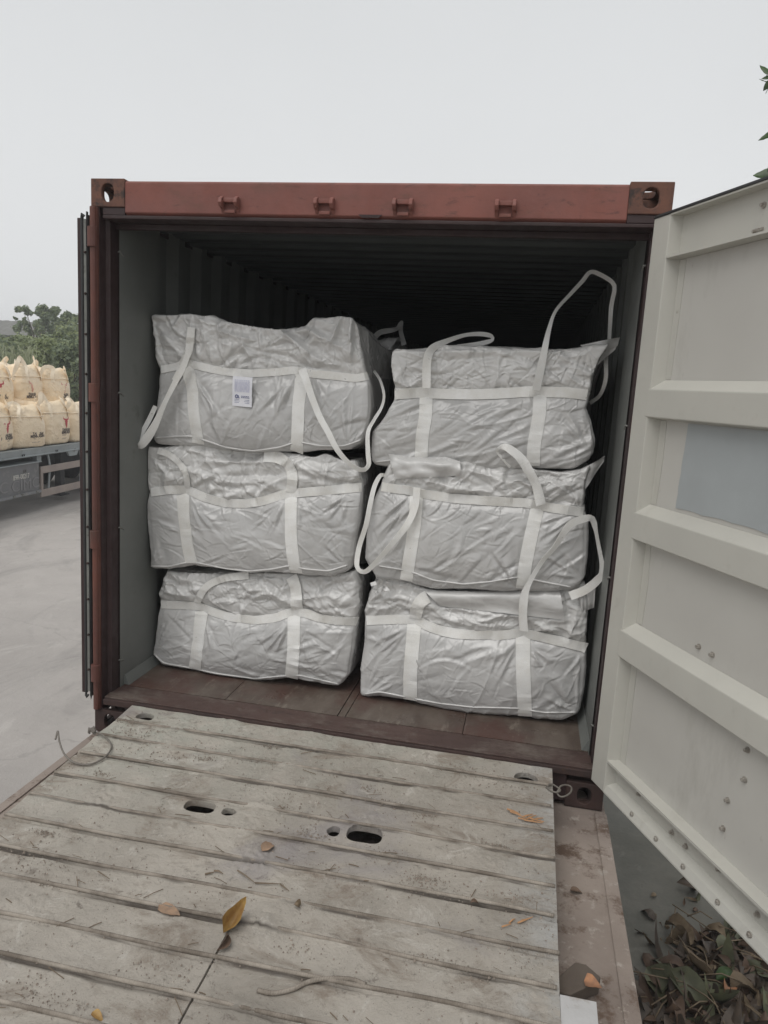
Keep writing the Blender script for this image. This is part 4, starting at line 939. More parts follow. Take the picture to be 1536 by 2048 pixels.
SPEC = dict(
 E=dict(y=.43, seed=21, ang=.2, bigs=[(450, 1172, 570, 1180, .014, .022), (450, 1196, 560, 1200, .016, -.014), (430, 1205, 480, 1195, .012, .012), (620, 1180, 700, 1200, .018, .014), (335, 1160, 390, 1195, .014, .018)], fans=[(583, 1240, 232, 28, 12, .22), (410, 1240, 300, 30, 6, .16), (681, 1372, 135, 35, 8, .2), (600, 1250, 320, 30, 8, .25), (310, 1305, 50, 30, 6, .2)], ztop=.72, label='bottom left white bulk bag standing on the container floor by the left wall',
    left=[(305, 1311), (310, 1295), (316, 1251), (321, 1214), (321, 1192), (327, 1170), (336, 1136)],
    bottom=[(305, 1311), (325, 1331), (374, 1339), (436, 1353), (511, 1363), (567, 1357), (592, 1356), (636, 1366), (681, 1375)],
    right=[(681, 1375), (701, 1350), (709, 1300), (712, 1255), (715, 1210), (716, 1165), (712, 1135)],
    top=[(336, 1136), (360, 1140), (405, 1142), (499, 1146), (592, 1150), (660, 1146), (712, 1135)],
    belt=[(312, 1207), (364, 1209), (405, 1211), (430, 1223), (468, 1234), (514, 1239), (555, 1234), (580, 1223), (608, 1223), (639, 1234), (680, 1241), (716, 1241)], bw=16,
    straps=[[(405, 1222), (400, 1262), (391, 1342)], [(589, 1230), (588, 1295), (584, 1354)]]),
 F=dict(y=.40, seed=33, ang=.9, bigs=[(860, 1190, 1120, 1190, .014, .016), (880, 1216, 1100, 1238, .016, .022), (900, 1232, 1000, 1250, .012, -.014), (1125, 1185, 1130, 1262, .012, .018), (760, 1200, 830, 1215, .012, .012), (1060, 1240, 1120, 1262, .012, .014)], fans=[(1040, 1275, 238, 22, 12, .26), (728, 1392, 50, 25, 8, .25), (1155, 1428, 130, 35, 9, .25), (825, 1250, 228, 22, 8, .28), (1060, 1290, 310, 30, 8, .2)], ztop=.80, es=.07, label='bottom right white bulk bag on the floor, its top puffed out',
    left=[(727, 1397), (724, 1373), (722, 1331), (726, 1278), (726, 1225), (739, 1187), (752, 1160)],
    bottom=[(727, 1397), (760, 1391), (809, 1400), (876, 1418), (981, 1431), (1069, 1437), (1122, 1443), (1158, 1431)],
    right=[(1158, 1431), (1166, 1387), (1168, 1348), (1168, 1303), (1172, 1254), (1180, 1205), (1176, 1165)],
    top=[(752, 1160), (774, 1158), (858, 1176), (900, 1178), (1038, 1178), (1122, 1176), (1176, 1165)],
    belt=[(722, 1240), (788, 1237), (834, 1237), (858, 1252), (897, 1264), (946, 1268), (1002, 1269), (1041, 1263), (1080, 1271), (1120, 1281), (1172, 1294)], bw=18,
    straps=[[(829, 1248), (825, 1296), (821, 1349), (821, 1404)], [(1046, 1268), (1046, 1331), (1050, 1430)]]),
 C=dict(y=.385, seed=45, ang=-.3, bigs=[(400, 922, 570, 925, .016, .022), (430, 950, 560, 955, .016, -.016), (600, 920, 680, 960, .016, .018), (310, 920, 350, 960, .014, .018), (640, 930, 650, 970, .010, .014), (420, 975, 520, 985, .01, .012)], fans=[(575, 995, 232, 22, 10, .24), (385, 1000, 310, 20, 6, .22), (700, 985, 240, 30, 8, .2), (600, 1000, 300, 30, 7, .2), (300, 1130, 50, 30, 6, .15), (695, 1135, 130, 30, 8, .18)], ztop=1.36, label='white bulk bag in the middle of the left stack, sagging waistband',
    left=[(302, 1137), (305, 1119), (302, 1079), (297, 1032), (292, 994), (291, 963), (295, 922), (299, 888)],
    bottom=[(302, 1137), (340, 1138), (383, 1132), (411, 1134), (453, 1141), (499, 1146), (560, 1144), (611, 1151), (661, 1154), (698, 1142)],
    right=[(698, 1142), (708, 1115), (713, 1079), (720, 1040), (727, 1001), (728, 963), (716, 918)],
    top=[(299, 888), (327, 892), (405, 896), (480, 905), (549, 905), (630, 909), (649, 902), (686, 916), (716, 918)],
    belt=[(292, 986), (339, 979), (377, 979), (411, 994), (452, 1005), (492, 1007), (530, 1001), (567, 988), (596, 985), (655, 980), (724, 974)], bw=17,
    straps=[[(368, 988), (369, 1032), (377, 1094), (386, 1131)], [(583, 992), (583, 1079), (589, 1129), (596, 1151)]]),
 D=dict(y=.37, seed=52, ang=.75, spread=.3, nb=46, ztop=1.46, eb=.026, bigs=[(930, 940, 1030, 960, .015, .016), (1020, 955, 1080, 990, .012, -.012), (1090, 950, 1160, 1005, .010, .016), (1110, 945, 1165, 995, .008, .014), (850, 960, 960, 985, .014, .012)], fans=[(828, 985, 228, 14, 12, .34), (1165, 1022, 212, 16, 10, .28), (1040, 1180, 120, 25, 9, .25), (840, 1000, 240, 20, 6, .3), (1165, 1155, 150, 30, 7, .2)], label='white bulk bag in the middle of the right stack, cloth corner flap sticking up',
    left=[(748, 1159), (729, 1118), (735, 1074), (748, 1016), (759, 983), (767, 957), (778, 925), (776, 904)],
    bottom=[(748, 1159), (799, 1163), (872, 1181), (960, 1181), (1069, 1184), (1146, 1178), (1169, 1160)],
    right=[(1169, 1160), (1174, 1120), (1175, 1089), (1174, 1045), (1164, 1009), (1170, 960), (1186, 930)],
    top=[(776, 904), (825, 908), (898, 917), (923, 931), (963, 931), (1018, 937), (1091, 938), (1127, 940), (1160, 938), (1186, 930)],
    belt=[(758, 972), (810, 979), (854, 988), (909, 996), (982, 1001), (1055, 1005), (1109, 1016), (1172, 1024)], bw=18,
    straps=[[(834, 985), (830, 1052), (821, 1107), (812, 1166)], [(1076, 1010), (1062, 1071), (1051, 1125), (1044, 1182)]]),
 A=dict(y=.37, seed=64, ang=1.1, nb=24, tang=-.2, ca=1.1, bigs=[(552, 653, 640, 722, .02, .035), (606, 655, 700, 705, .018, .030), (703, 634, 702, 722, .014, .030), (684, 630, 655, 700, .012, .028), (625, 640, 600, 700, .018, -.030), (385, 640, 381, 728, .012, .020), (430, 660, 540, 690, .02, .018), (310, 650, 370, 720, .018, .016), (500, 700, 600, 716, .014, -.014)], fans=[(592, 745, 242, 16, 8, .28), (700, 895, 75, 35, 9, .26), (386, 745, 290, 20, 6, .3), (625, 750, 290, 25, 7, .2)], ztop=1.97, eb=.016, es=.075, r=.026, label='top left white bulk bag with a white paper tag and a tall crumpled skirt',
    left=[(309, 888), (307, 865), (313, 811), (316, 776), (314, 744), (306, 716), (300, 663), (296, 624)],
    bottom=[(309, 888), (350, 891), (394, 893), (430, 897), (506, 906), (559, 903), (608, 905), (643, 900), (700, 900), (726, 882)],
    right=[(726, 882), (737, 846), (742, 811), (740, 770), (728, 735), (722, 690), (716, 646)],
    top=[(296, 624), (330, 628), (376, 629), (430, 634), (471, 642), (520, 650), (552, 655), (590, 655), (606, 650), (622, 635), (650, 630), (682, 627), (703, 632), (716, 646)],
    belt=[(312, 741), (350, 735), (376, 726), (418, 737), (457, 744), (506, 747), (559, 744), (590, 740), (626, 748), (664, 751), (714, 757), (736, 752)], bw=15,
    straps=[[(376, 735), (386, 775), (388, 818), (399, 893)], [(606, 739), (602, 780), (598, 811), (595, 903)]]),
 B=dict(y=.39, seed=78, ang=.42, spread=.14, nb=80, nt=34, tang=.25, bigs=[(860, 722, 1060, 712, .018, -.012), (800, 705, 1050, 702, .014, .012), (1120, 712, 1200, 760, .012, .014)], fans=[(1180, 900, 130, 40, 8, .22)], ztop=1.93, eb=.020, es=.024, r=.03, label='top right white bulk bag tied with a straight band, long loop rising above it',
    left=[(743, 931), (741, 908), (742, 862), (762, 836), (781, 802), (784, 772), (777, 734), (779, 698)],
    bottom=[(743, 931), (780, 936), (860, 938), (960, 939), (1060, 938), (1146, 938), (1186, 915)],
    right=[(1186, 915), (1193, 880), (1185, 845), (1175, 815), (1185, 790), (1190, 750), (1205, 715), (1228, 684)],
    top=[(779, 698), (794, 695), (911, 693), (1000, 695), (1059, 696), (1134, 696), (1175, 690), (1228, 684)],
    belt=[(784, 789), (840, 785), (890, 788), (945, 789), (1000, 787), (1062, 783), (1134, 785), (1186, 791)], bw=20,
    straps=[[(853, 775), (852, 832), (845, 870), (842, 936)], [(1081, 775), (1078, 832), (1068, 889), (1066, 937)]]))
BAGS = {}
for key, sp in SPEC.items():
    bg = make_bag(sp, sp['seed']); BAGS[key] = bg
    web_on(bg, sp['belt'], sp['bw'], 'waist_band', off=.006, sm=3)
    for s_ in sp['straps']: web_on(bg, s_, 26 if key != 'F' else 28, 'strap', off=.0035, sm=6)
seam_on(BAGS['A'], [(311, 876), (350, 873), (383, 872), (411, 881), (453, 895), (506, 902), (559, 895), (583, 887), (600, 884), (640, 892), (689, 892), (722, 880)])
seam_on(BAGS['C'], [(303, 1132), (340, 1133), (375, 1124), (399, 1126), (452, 1137), (499, 1142), (546, 1138), (580, 1131), (611, 1138), (658, 1142), (696, 1130)])
seam_on(BAGS['D'], [(759, 1132), (799, 1138), (828, 1145), (865, 1160), (927, 1168), (982, 1163), (1033, 1154), (1060, 1158), (1142, 1174)])
seam_on(BAGS['F'], [(729, 1388), (760, 1383), (809, 1393), (876, 1406), (946, 1414), (1034, 1416), (1090, 1425), (1152, 1424)])
seam_on(BAGS['E'], [(309, 1308), (327, 1326), (374, 1334), (436, 1347), (511, 1357), (560, 1352), (600, 1350), (640, 1359), (678, 1368)])
seam_on(BAGS['B'], [(746, 924), (790, 920), (850, 926)])
A_, B_, C_b, D_, E_b, F_ = (BAGS[k] for k in 'ABCDEF')
# loops of the top left bag
web_on(A_, [(385, 655), (381, 700), (366, 735), (352, 762)], 15, 'lift_loop', off=.012, sm=8)
loop3(A_, [(378, 700, .31), (366, 735, .30), (350, 765, .29), (330, 805, .28), (310, 850, .28), (290, 882, .28), (280, 892, .285), (275, 888, .30), (283, 868, .32), (298, 840, .34), (311, 812, .36)], wpx=23,
      ws=[(0, .7), (.3, .9), (.5, 1), (.62, 1.2), (.8, .75), (1, .6)])
loop3(A_, [(604, 738, .325), (612, 760, .30), (625, 798, .285), (640, 835, .275), (655, 862, .27), (675, 900, .27), (700, 928, .28), (724, 940, .29), (737, 930, .31), (736, 905, .33), (736, 865, .36), (748, 840, .40), (763, 815, .42), (768, 790, .43), (760, 760, .48), (748, 742, .56)], wpx=22,
      ws=[(0, 1.1), (.15, .9), (.45, .75), (.62, .6), (.8, .45), (1, .4)])
# paper tag
tg = [at(u, v, 'y', .325) for u, v in ((466, 752), (505, 755), (503, 815), (464, 811))]
tagm = root('tag_tmp', (0, 0, 0), 'x', 'x'); bpy.data.objects.remove(tagm)
hts = [A_.hit(u, v) for u, v in ((470, 756), (500, 758), (499, 810), (468, 806), (485, 785))]
yy = min(h.y for h in hts) - .006
tg = [at(u, v, 'y', yy) for u, v in ((466, 752), (505, 755), (503, 815), (464, 811))]
vs = []; 
for j in range(7):
    for i in range(5):
        a, c = i / 4, j / 6; p = (tg[0] * (1 - a) + tg[1] * a) * (1 - c) + (tg[3] * (1 - a) + tg[2] * a) * c
        vs.append(p + Vector((0, -.004 * math.sin(a * 3.1) - .003 * math.sin(c * 5), 0)))
fs = [(j * 5 + i, j * 5 + i + 1, (j + 1) * 5 + i + 1, (j + 1) * 5 + i) for j in range(6) for i in range(4)]
b = MB().add(vs, fs); k = len(vs); b.add([v + Vector((0, .0015, 0)) for v in vs], [f[::-1] for f in fs])
tago = b.build('paper_tag', 'tag', A_.root, world=True)
def tpt(a, c, o=-.0095): 
    p = (tg[0] * (1 - a) + tg[1] * a) * (1 - c) + (tg[3] * (1 - a) + tg[2] * a) * c
    return p + Vector((0, -.004 * math.sin(a * 3.1) - .003 * math.sin(c * 5) + .0, 0)) + Vector((0, -.002, 0))
b = MB(); rr = random.Random(4)
def tline(b, a0, a1, c, h):
    b.add([tpt(a0, c), tpt(a1, c), tpt(a1, c + h), tpt(a0, c + h)], [(0, 1, 2, 3)])
x = .12
while x < .9: tline(b, x, x + .045, .105, .04); x += .10
for c in np.arange(.17, .52, .035):
    x = .12
    while x < .88: e = min(.9, x + rr.uniform(.05, .2)); tline(b, x, e, c, .016); x = e + .03
b.build('print', 'tag_ink', tago, world=False) if False else None
o = b.build('print', 'tag_ink', A_.root, world=True); o.parent = tago
b = MB()
b.tube(spline([tpt(.30, .64), tpt(.22, .62), tpt(.17, .67), tpt(.20, .72), tpt(.27, .71), tpt(.32, .64), tpt(.33, .70), tpt(.38, .72)], .002), .0022, 5)
for c in (.64, .685):
    x = .47
    while x < .86: e = min(.88, x + rr.uniform(.04, .1)); tline(b, x, e, c, .024); x = e + .02
for c in (.77, .82, .87): tline(b, .12, .88, c, .012)
o = b.build('print', 'tag_ink_dark', A_.root, world=True); o.parent = tago
# loops of the top right bag
loop3(B_, [(1072, 780, .335), (1081, 740, .345), (1090, 695, .37), (1099, 655, .42), (1112, 621, .46), (1142, 587, .52), (1165, 562, .55), (1181, 544, .56), (1202, 550, .58), (1225, 565, .60), (1229, 580, .60), (1223, 610, .60), (1220, 650, .60), (1218, 690, .58)], wpx=27,
      ws=[(0, 1), (.1, .9), (.25, .55), (.35, .38), (.5, .42), (.62, .5), (.7, .5), (.8, .5), (1, .42)])
loop3(B_, [(1212, 700, .55), (1212, 730, .50), (1211, 760, .50), (1200, 790, .54), (1180, 806, .62)], wpx=12)
loop3(B_, [(853, 776, .335), (853, 738, .335), (856, 712, .345), (866, 696, .38), (889, 684, .44), (927, 671, .52), (960, 668, .56), (982, 672, .58), (984, 680, .585), (966, 686, .57), (940, 690, .54), (915, 693, .5)], wpx=26,
      ws=[(0, 1), (.25, 1), (.4, .6), (.55, .5), (.75, .6), (1, .5)])
# middle left
web_on(C_b, [(377, 975), (374, 948), (365, 930), (352, 917), (336, 906), (318, 901)], 12, 'lift_loop', off=.010, sm=6)
web_on(C_b, [(583, 985), (588, 955), (583, 936), (572, 921), (555, 913), (530, 912)], 22, 'lift_loop', off=.010, sm=6)
# middle right: short upright loop, and the long loop hanging at the left
loop3(D_, [(1082, 1010, .335), (1073, 972, .325), (1058, 943, .31), (1040, 915, .30), (1014, 895, .30), (1000, 895, .32), (994, 903, .34), (1006, 918, .35), (1020, 934, .36)], wpx=30,
      ws=[(0, 1), (.5, .95), (.68, .8), (.78, .3), (1, .25)])
loop3(D_, [(834, 975, .33), (831, 1010, .32), (822, 1035, .31), (808, 1058, .30), (777, 1096, .29), (745, 1132, .28), (727, 1144, .28), (714, 1132, .29), (718, 1095, .31), (732, 1050, .33), (741, 1005, .35), (750, 970, .37), (762, 950, .40), (771, 953, .42)], wpx=26,
      ws=[(0, 1), (.15, .8), (.4, .6), (.5, .65), (.58, .6), (.75, .6), (1, .55)])
# corner flap of cloth at the upper right of the middle right bag
def flap(bg, tri, y, name='corner_flap'):
    b = MB(); n = 10; P = [at(u, v, 'y', yy_) for (u, v), yy_ in zip(tri, y)]; vs = []
    for j in range(n + 1):
        for i in range(n + 1):
            a, c = i / n, j / n; p = (P[0] * (1 - a) + P[1] * a) * (1 - c) + (P[3] * (1 - a) + P[2] * a) * c
            vs.append(p + Vector((0, .014 * math.sin(a * 7 + c * 3) * (1 - a * .5), .006 * math.sin(c * 9))))
    fs = [(j * (n + 1) + i, j * (n + 1) + i + 1, (j + 1) * (n + 1) + i + 1, (j + 1) * (n + 1) + i) for j in range(n) for i in range(n)]
    b.add(vs, fs); b.add([v + Vector((.002, .004, 0)) for v in vs], [f[::-1] for f in fs]); return b.build(name, 'skirt', bg.root, smooth=True, world=True)
flap(D_, [(1150, 945), (1209, 913), (1207, 924), (1166, 985)], (.40, .42, .44, .40))
flap(B_, [(1160, 690), (1241, 674), (1230, 700), (1190, 735)], (.40, .45, .47, .42))
# pleated fold lying on the middle right bag
def fold(bg, quad, seed, name='skirt_fold', dy=.02, mat='skirt', amp=.006, freq=16):
    P = [np.array(q, float) for q in quad]; n, m = 30, 12; vs = []; b = MB()
    for j in range(m + 1):
        for i in range(n + 1):
            a, c = i / n, j / m; p = (P[0] * (1 - a) + P[1] * a) * (1 - c) + (P[3] * (1 - a) + P[2] * a) * c
            h = bg.hit(p[0], p[1]); y = (h.y if h is not None and h.y < bg.y + .08 else bg.y)
            q = at(p[0], p[1], 'y', y - dy * math.sin(math.pi * min(1, c * .9 + .1)) - .006 + amp * math.sin(a * freq + seed + 2 * math.sin(a * 5)) * c)
            vs.append(q)
    V_ = np.array([tuple(v) for v in vs]).reshape(m + 1, n + 1, 3)
    for _ in range(2): V_[:, 1:-1, 1] = (V_[:, :-2, 1] + 2 * V_[:, 1:-1, 1] + V_[:, 2:, 1]) / 4; V_[1:-1, :, 1] = (V_[:-2, :, 1] + 2 * V_[1:-1, :, 1] + V_[2:, :, 1]) / 4
    vs = [Vector(p) for p in V_.reshape(-1, 3)]
    fs = [(j * (n + 1) + i, (j + 1) * (n + 1) + i, (j + 1) * (n + 1) + i + 1, j * (n + 1) + i + 1) for j in range(m) for i in range(n)]
    b.add(vs, fs); b.add([v + Vector((0, .005, 0)) for v in vs], [f[::-1] for f in fs]); return b.build(name, mat, bg.root, smooth=True, world=True)
fold(D_, [(777, 908), (920, 922), (922, 951), (790, 958)], 1, dy=.022, freq=34)
fold(F_, [(850, 1183), (1120, 1182), (1130, 1240), (880, 1212)], 3, dy=.018, amp=.004, freq=12)
# puff of twine and cloth at the upper left corner of the bottom right bag
b = MB(); rr = random.Random(9); c0 = at(762, 1168, 'y', .36)
for k in range(14):
    a = rr.uniform(0, 6.28); l = rr.uniform(.012, .035); p = c0 + Vector((rr.uniform(-.03, .03), rr.uniform(-.01, .01), rr.uniform(-.03, .03)))
    q = p + Vector((math.cos(a) * l, rr.uniform(-.02, 0), math.sin(a) * l)); s_ = Vector((rr.uniform(-.02, .02), -.012, rr.uniform(-.02, .02)))
    b.add([p, q, p + s_, q + s_], [(0, 1, 3, 2)])
b.build('knotted_cloth', 'skirt', F_.root, world=True)
# bottom left: strap crossing the top, and bottom right loops
web_on(E_b, [(396, 1205), (402, 1188), (414, 1172), (430, 1162), (455, 1154), (499, 1149)], 14, 'lift_loop', off=.010, sm=6)
web_on(E_b, [(594, 1226), (595, 1196), (592, 1170), (584, 1152)], 23, 'lift_loop', off=.008, sm=6)
web_on(F_, [(831, 1236), (834, 1215), (842, 1200), (856, 1192)], 25, 'lift_loop', off=.008, sm=6)
loop3(F_, [(1048, 1262, .345), (1046, 1235, .335), (1047, 1205, .32), (1052, 1180, .31), (1069, 1147, .30), (1088, 1118, .295), (1109, 1095, .29), (1128, 1065, .29), (1142, 1048, .295), (1160, 1040, .31), (1180, 1036, .33), (1188, 1046, .345), (1196, 1085, .36), (1205, 1140, .36), (1195, 1160, .355), (1170, 1180, .35), (1140, 1192, .345)], wpx=26,
      ws=[(0, 1.1), (.15, 1), (.22, .5), (.4, .6), (.5, .85), (.6, .8), (.66, .4), (.78, .5), (.85, .95), (1, 1)])
fold(F_, [(1160, 1185), (1192, 1165), (1188, 1215), (1162, 1225)], 8, dy=.02)
# second row of bags, only their tops and loops show in the dark
for k, (src, dx, dz, lab) in enumerate((('B', -1.16, .06, 'shadowed white bulk bag in the row behind, beyond the top left bag'), ('B', .0, -.04, 'shadowed white bulk bag in the row behind, beyond the top right bag'))):
    c = BAGS[src].root; n_ = c.copy(); COL.objects.link(n_); n_.location = c.location + Vector((dx, 1.12, dz)); n_['label'] = lab
    for ch in list(c.children):
        if ch.name.split('.')[0] in ('body', 'top_skirt', 'waist_band', 'strap'): d_ = ch.copy(); COL.objects.link(d_); d_.parent = n_
    if k == 0: loop3(None, [(745, 680, 1.45), (760, 665, 1.5), (785, 660, 1.55), (797, 655, 1.6), (803, 642, 1.62), (801, 660, 1.62), (808, 690, 1.55)], wpx=16, parent=n_)

# ================================================================= BACKGROUND TRUCK WITH CREAM BAGS
p0 = at(0, 905, 'z', .18); p1 = at(158, 885, 'z', .18)
tdir = Vector((p1.x - p0.x, p1.y - p0.y, 0)).normalized()
tk = root('flatbed_truck', (p0.x, p0.y, GZ), 'grey flatbed truck trailer with side guard rails carrying cream bags', 'truck', rot=(0, 0, math.atan2(tdir.x * -1, tdir.y)))
# local axes: y along the truck, -x across the bed away from the camera
b = MB(); b.prism([(0, .0), (0, 1.13), (-.02, 1.15), (0.0, 1.27), (-.05, 1.28), (-.08, 1.28), (-.08, 1.13), (-.03, 1.12), (-.03, 1.11)][1:], (0, -7, 0), (1, 0, 0), (0, 0, 1), (0, 1, 0), 15); fixn(b.build('side_rail', 'truck_rail', tk))
MB().box(-2.4, -.081, -7, 8, 1.20, 1.272).build('bed', 'truck_dark', tk)
MB().box(-2.48, -2.401, -7, 8, 1.13, 1.28).build('side_rail', 'truck_rail', tk)
for x in (-.75, -1.65): MB().box(x - .08, x + .08, -6.8, 7.8, .72, 1.195).build('chassis_beam', 'truck_dark', tk)
for i, y in enumerate(np.arange(-6.5, 7.5, .9)): MB().box(-2.38, -.09, y, y + .06, 1.10, 1.195).build('cross_member', 'truck_dark', tk)
for y in np.arange(-6.2, 7.6, 1.15):
    b = MB(); b.box(.001, .012, y - .05, y + .05, 1.175, 1.188); b.box(.001, .014, y - .035, y - .02, 1.15, 1.175); b.box(.001, .014, y + .02, y + .035, 1.15, 1.175); b.build('rope_hook', 'truck_dark', tk)
bx = MB(); bx.box(-.62, -.04, -2.6, 1.28, .38, .985); bx.build('toolbox', 'truck_box', tk, bevel=.01)
MB().box(-.64, .0, -2.62, 1.32, .9855, 1.005).build('toolbox_lid', 'truck_rail', tk, bevel=.004)
MB().prism([(0, 0), (.05, 0), (.03, .05), (0, .05)], (-.04, -2.6, .381), (1, 0, 0), (0, 0, 1), (0, 1, 0), 3.88).build('toolbox_lip', 'truck_box', tk)
for y in (.35, .62, 1.1): MB().box(-.04, .015, y, y + .07, .375, .43).build('latch', 'grey_steel', tk, bevel=.006)
def tloc(y, z, x=-.036): return tuple(parent_matrix(tk) @ Vector((x, y, z)))
tx = tuple((parent_matrix(tk).to_3x3() @ Vector((0, 1, 0))))
def tk_at(u, v):       # photo point on the truck's near side plane
    inv = parent_matrix(tk).inverted(); o = inv @ Vector(CAMP); d = inv.to_3x3() @ Vector(sight(u, v)); t = (-.036 - o.x) / d.x; return o + d * t
q0, q1 = tk_at(23, 958), tk_at(62, 950)
text_mesh('plate_number', '89R-00217', .135, 'plate_white', tk, tloc((q0.y + q1.y) / 2, (q0.z + q1.z) / 2), tx, (0, 0, 1),   .002, sx=(q1.y - q0.y) / .72)
q2 = tk_at(50, 943); text_mesh('plate_mark', 'E4', .09, 'print_dark', tk, tloc(q2.y, q2.z), tx, (0, 0, 1), .002)
q3, q4 = tk_at(30, 975), tk_at(72, 965)
text_mesh('raised_letters', 'CIMC', .30, 'raised_paint', tk, tloc((q3.y + q4.y) / 2, (q3.z + q4.z) / 2, -.034), tx, (0, 0, 1), .004, sx=1.25)
q5 = tk_at(4, 978); text_mesh('raised_letters', 'CIMC', .30, 'raised_paint', tk, tloc(q5.y - .28, q5.z, -.034), tx, (0, 0, 1), .004, sx=1.25)
ga = tk_at(80, 940); z1 = ga.z; gb = tk_at(84, 985); z0 = gb.z; gy0 = ga.y
MB().box(-.05, -.01, gy0, gy0 + 4.5, z1 - .075, z1 + .065).build('guard_rail', 'truck_guard', tk, bevel=.008)
MB().box(-.05, -.01, gy0, gy0 + 4.5, z0 - .09, z0 + .06).build('guard_rail', 'truck_guard', tk, bevel=.008)
MB().box(-.05, -.011, gy0, gy0 + .07, z0 + .06, z1 - .075).build('guard_post', 'truck_guard', tk)
for dy in (.32, 1.55, 2.8, 4.0):
    MB().tube(spline([(-.07, gy0 + dy, 1.13), (-.06, gy0 + dy + .04, 1.0), (-.055, gy0 + dy + .05, .8), (-.06, gy0 + dy + .0, z0)], .05), .022, 8).build('bracket', 'truck_rail', tk, smooth=True)
b = MB(); b.box(-.22, -.085, gy0 - .02, gy0 + .14, .98, 1.12); b.build('lamp_box', 'truck_rail', tk, bevel=.01)
b = MB(); b.prism([(0, 0), (.10, -.12), (.38, -.12), (.48, 0)], (-.07, gy0 + 1.0, 1.13), (0, 1, 0), (0, 0, 1), (1, 0, 0), .04); fixn(b.build('bracket_plate', 'truck_rail', tk))
for y in (4.6, 5.9, 7.1):
    for x in (-.55, -2.35):
        b = MB(); b.tube([(x, y, .5), (x + .03, y, .5), (x + .42, y, .5), (x + .45, y, .5)], [.42, .5, .5, .42], 28); wh = b.build('wheel', 'tyre', tk)
for x in (-.5, -1.9):
    b = MB(); b.box(x, x + .14, 2.6, 2.76, .12, 1.19); b.box(x - .06, x + .2, 2.52, 2.84, .10, .13); b.build('landing_leg', 'truck_dark', tk)

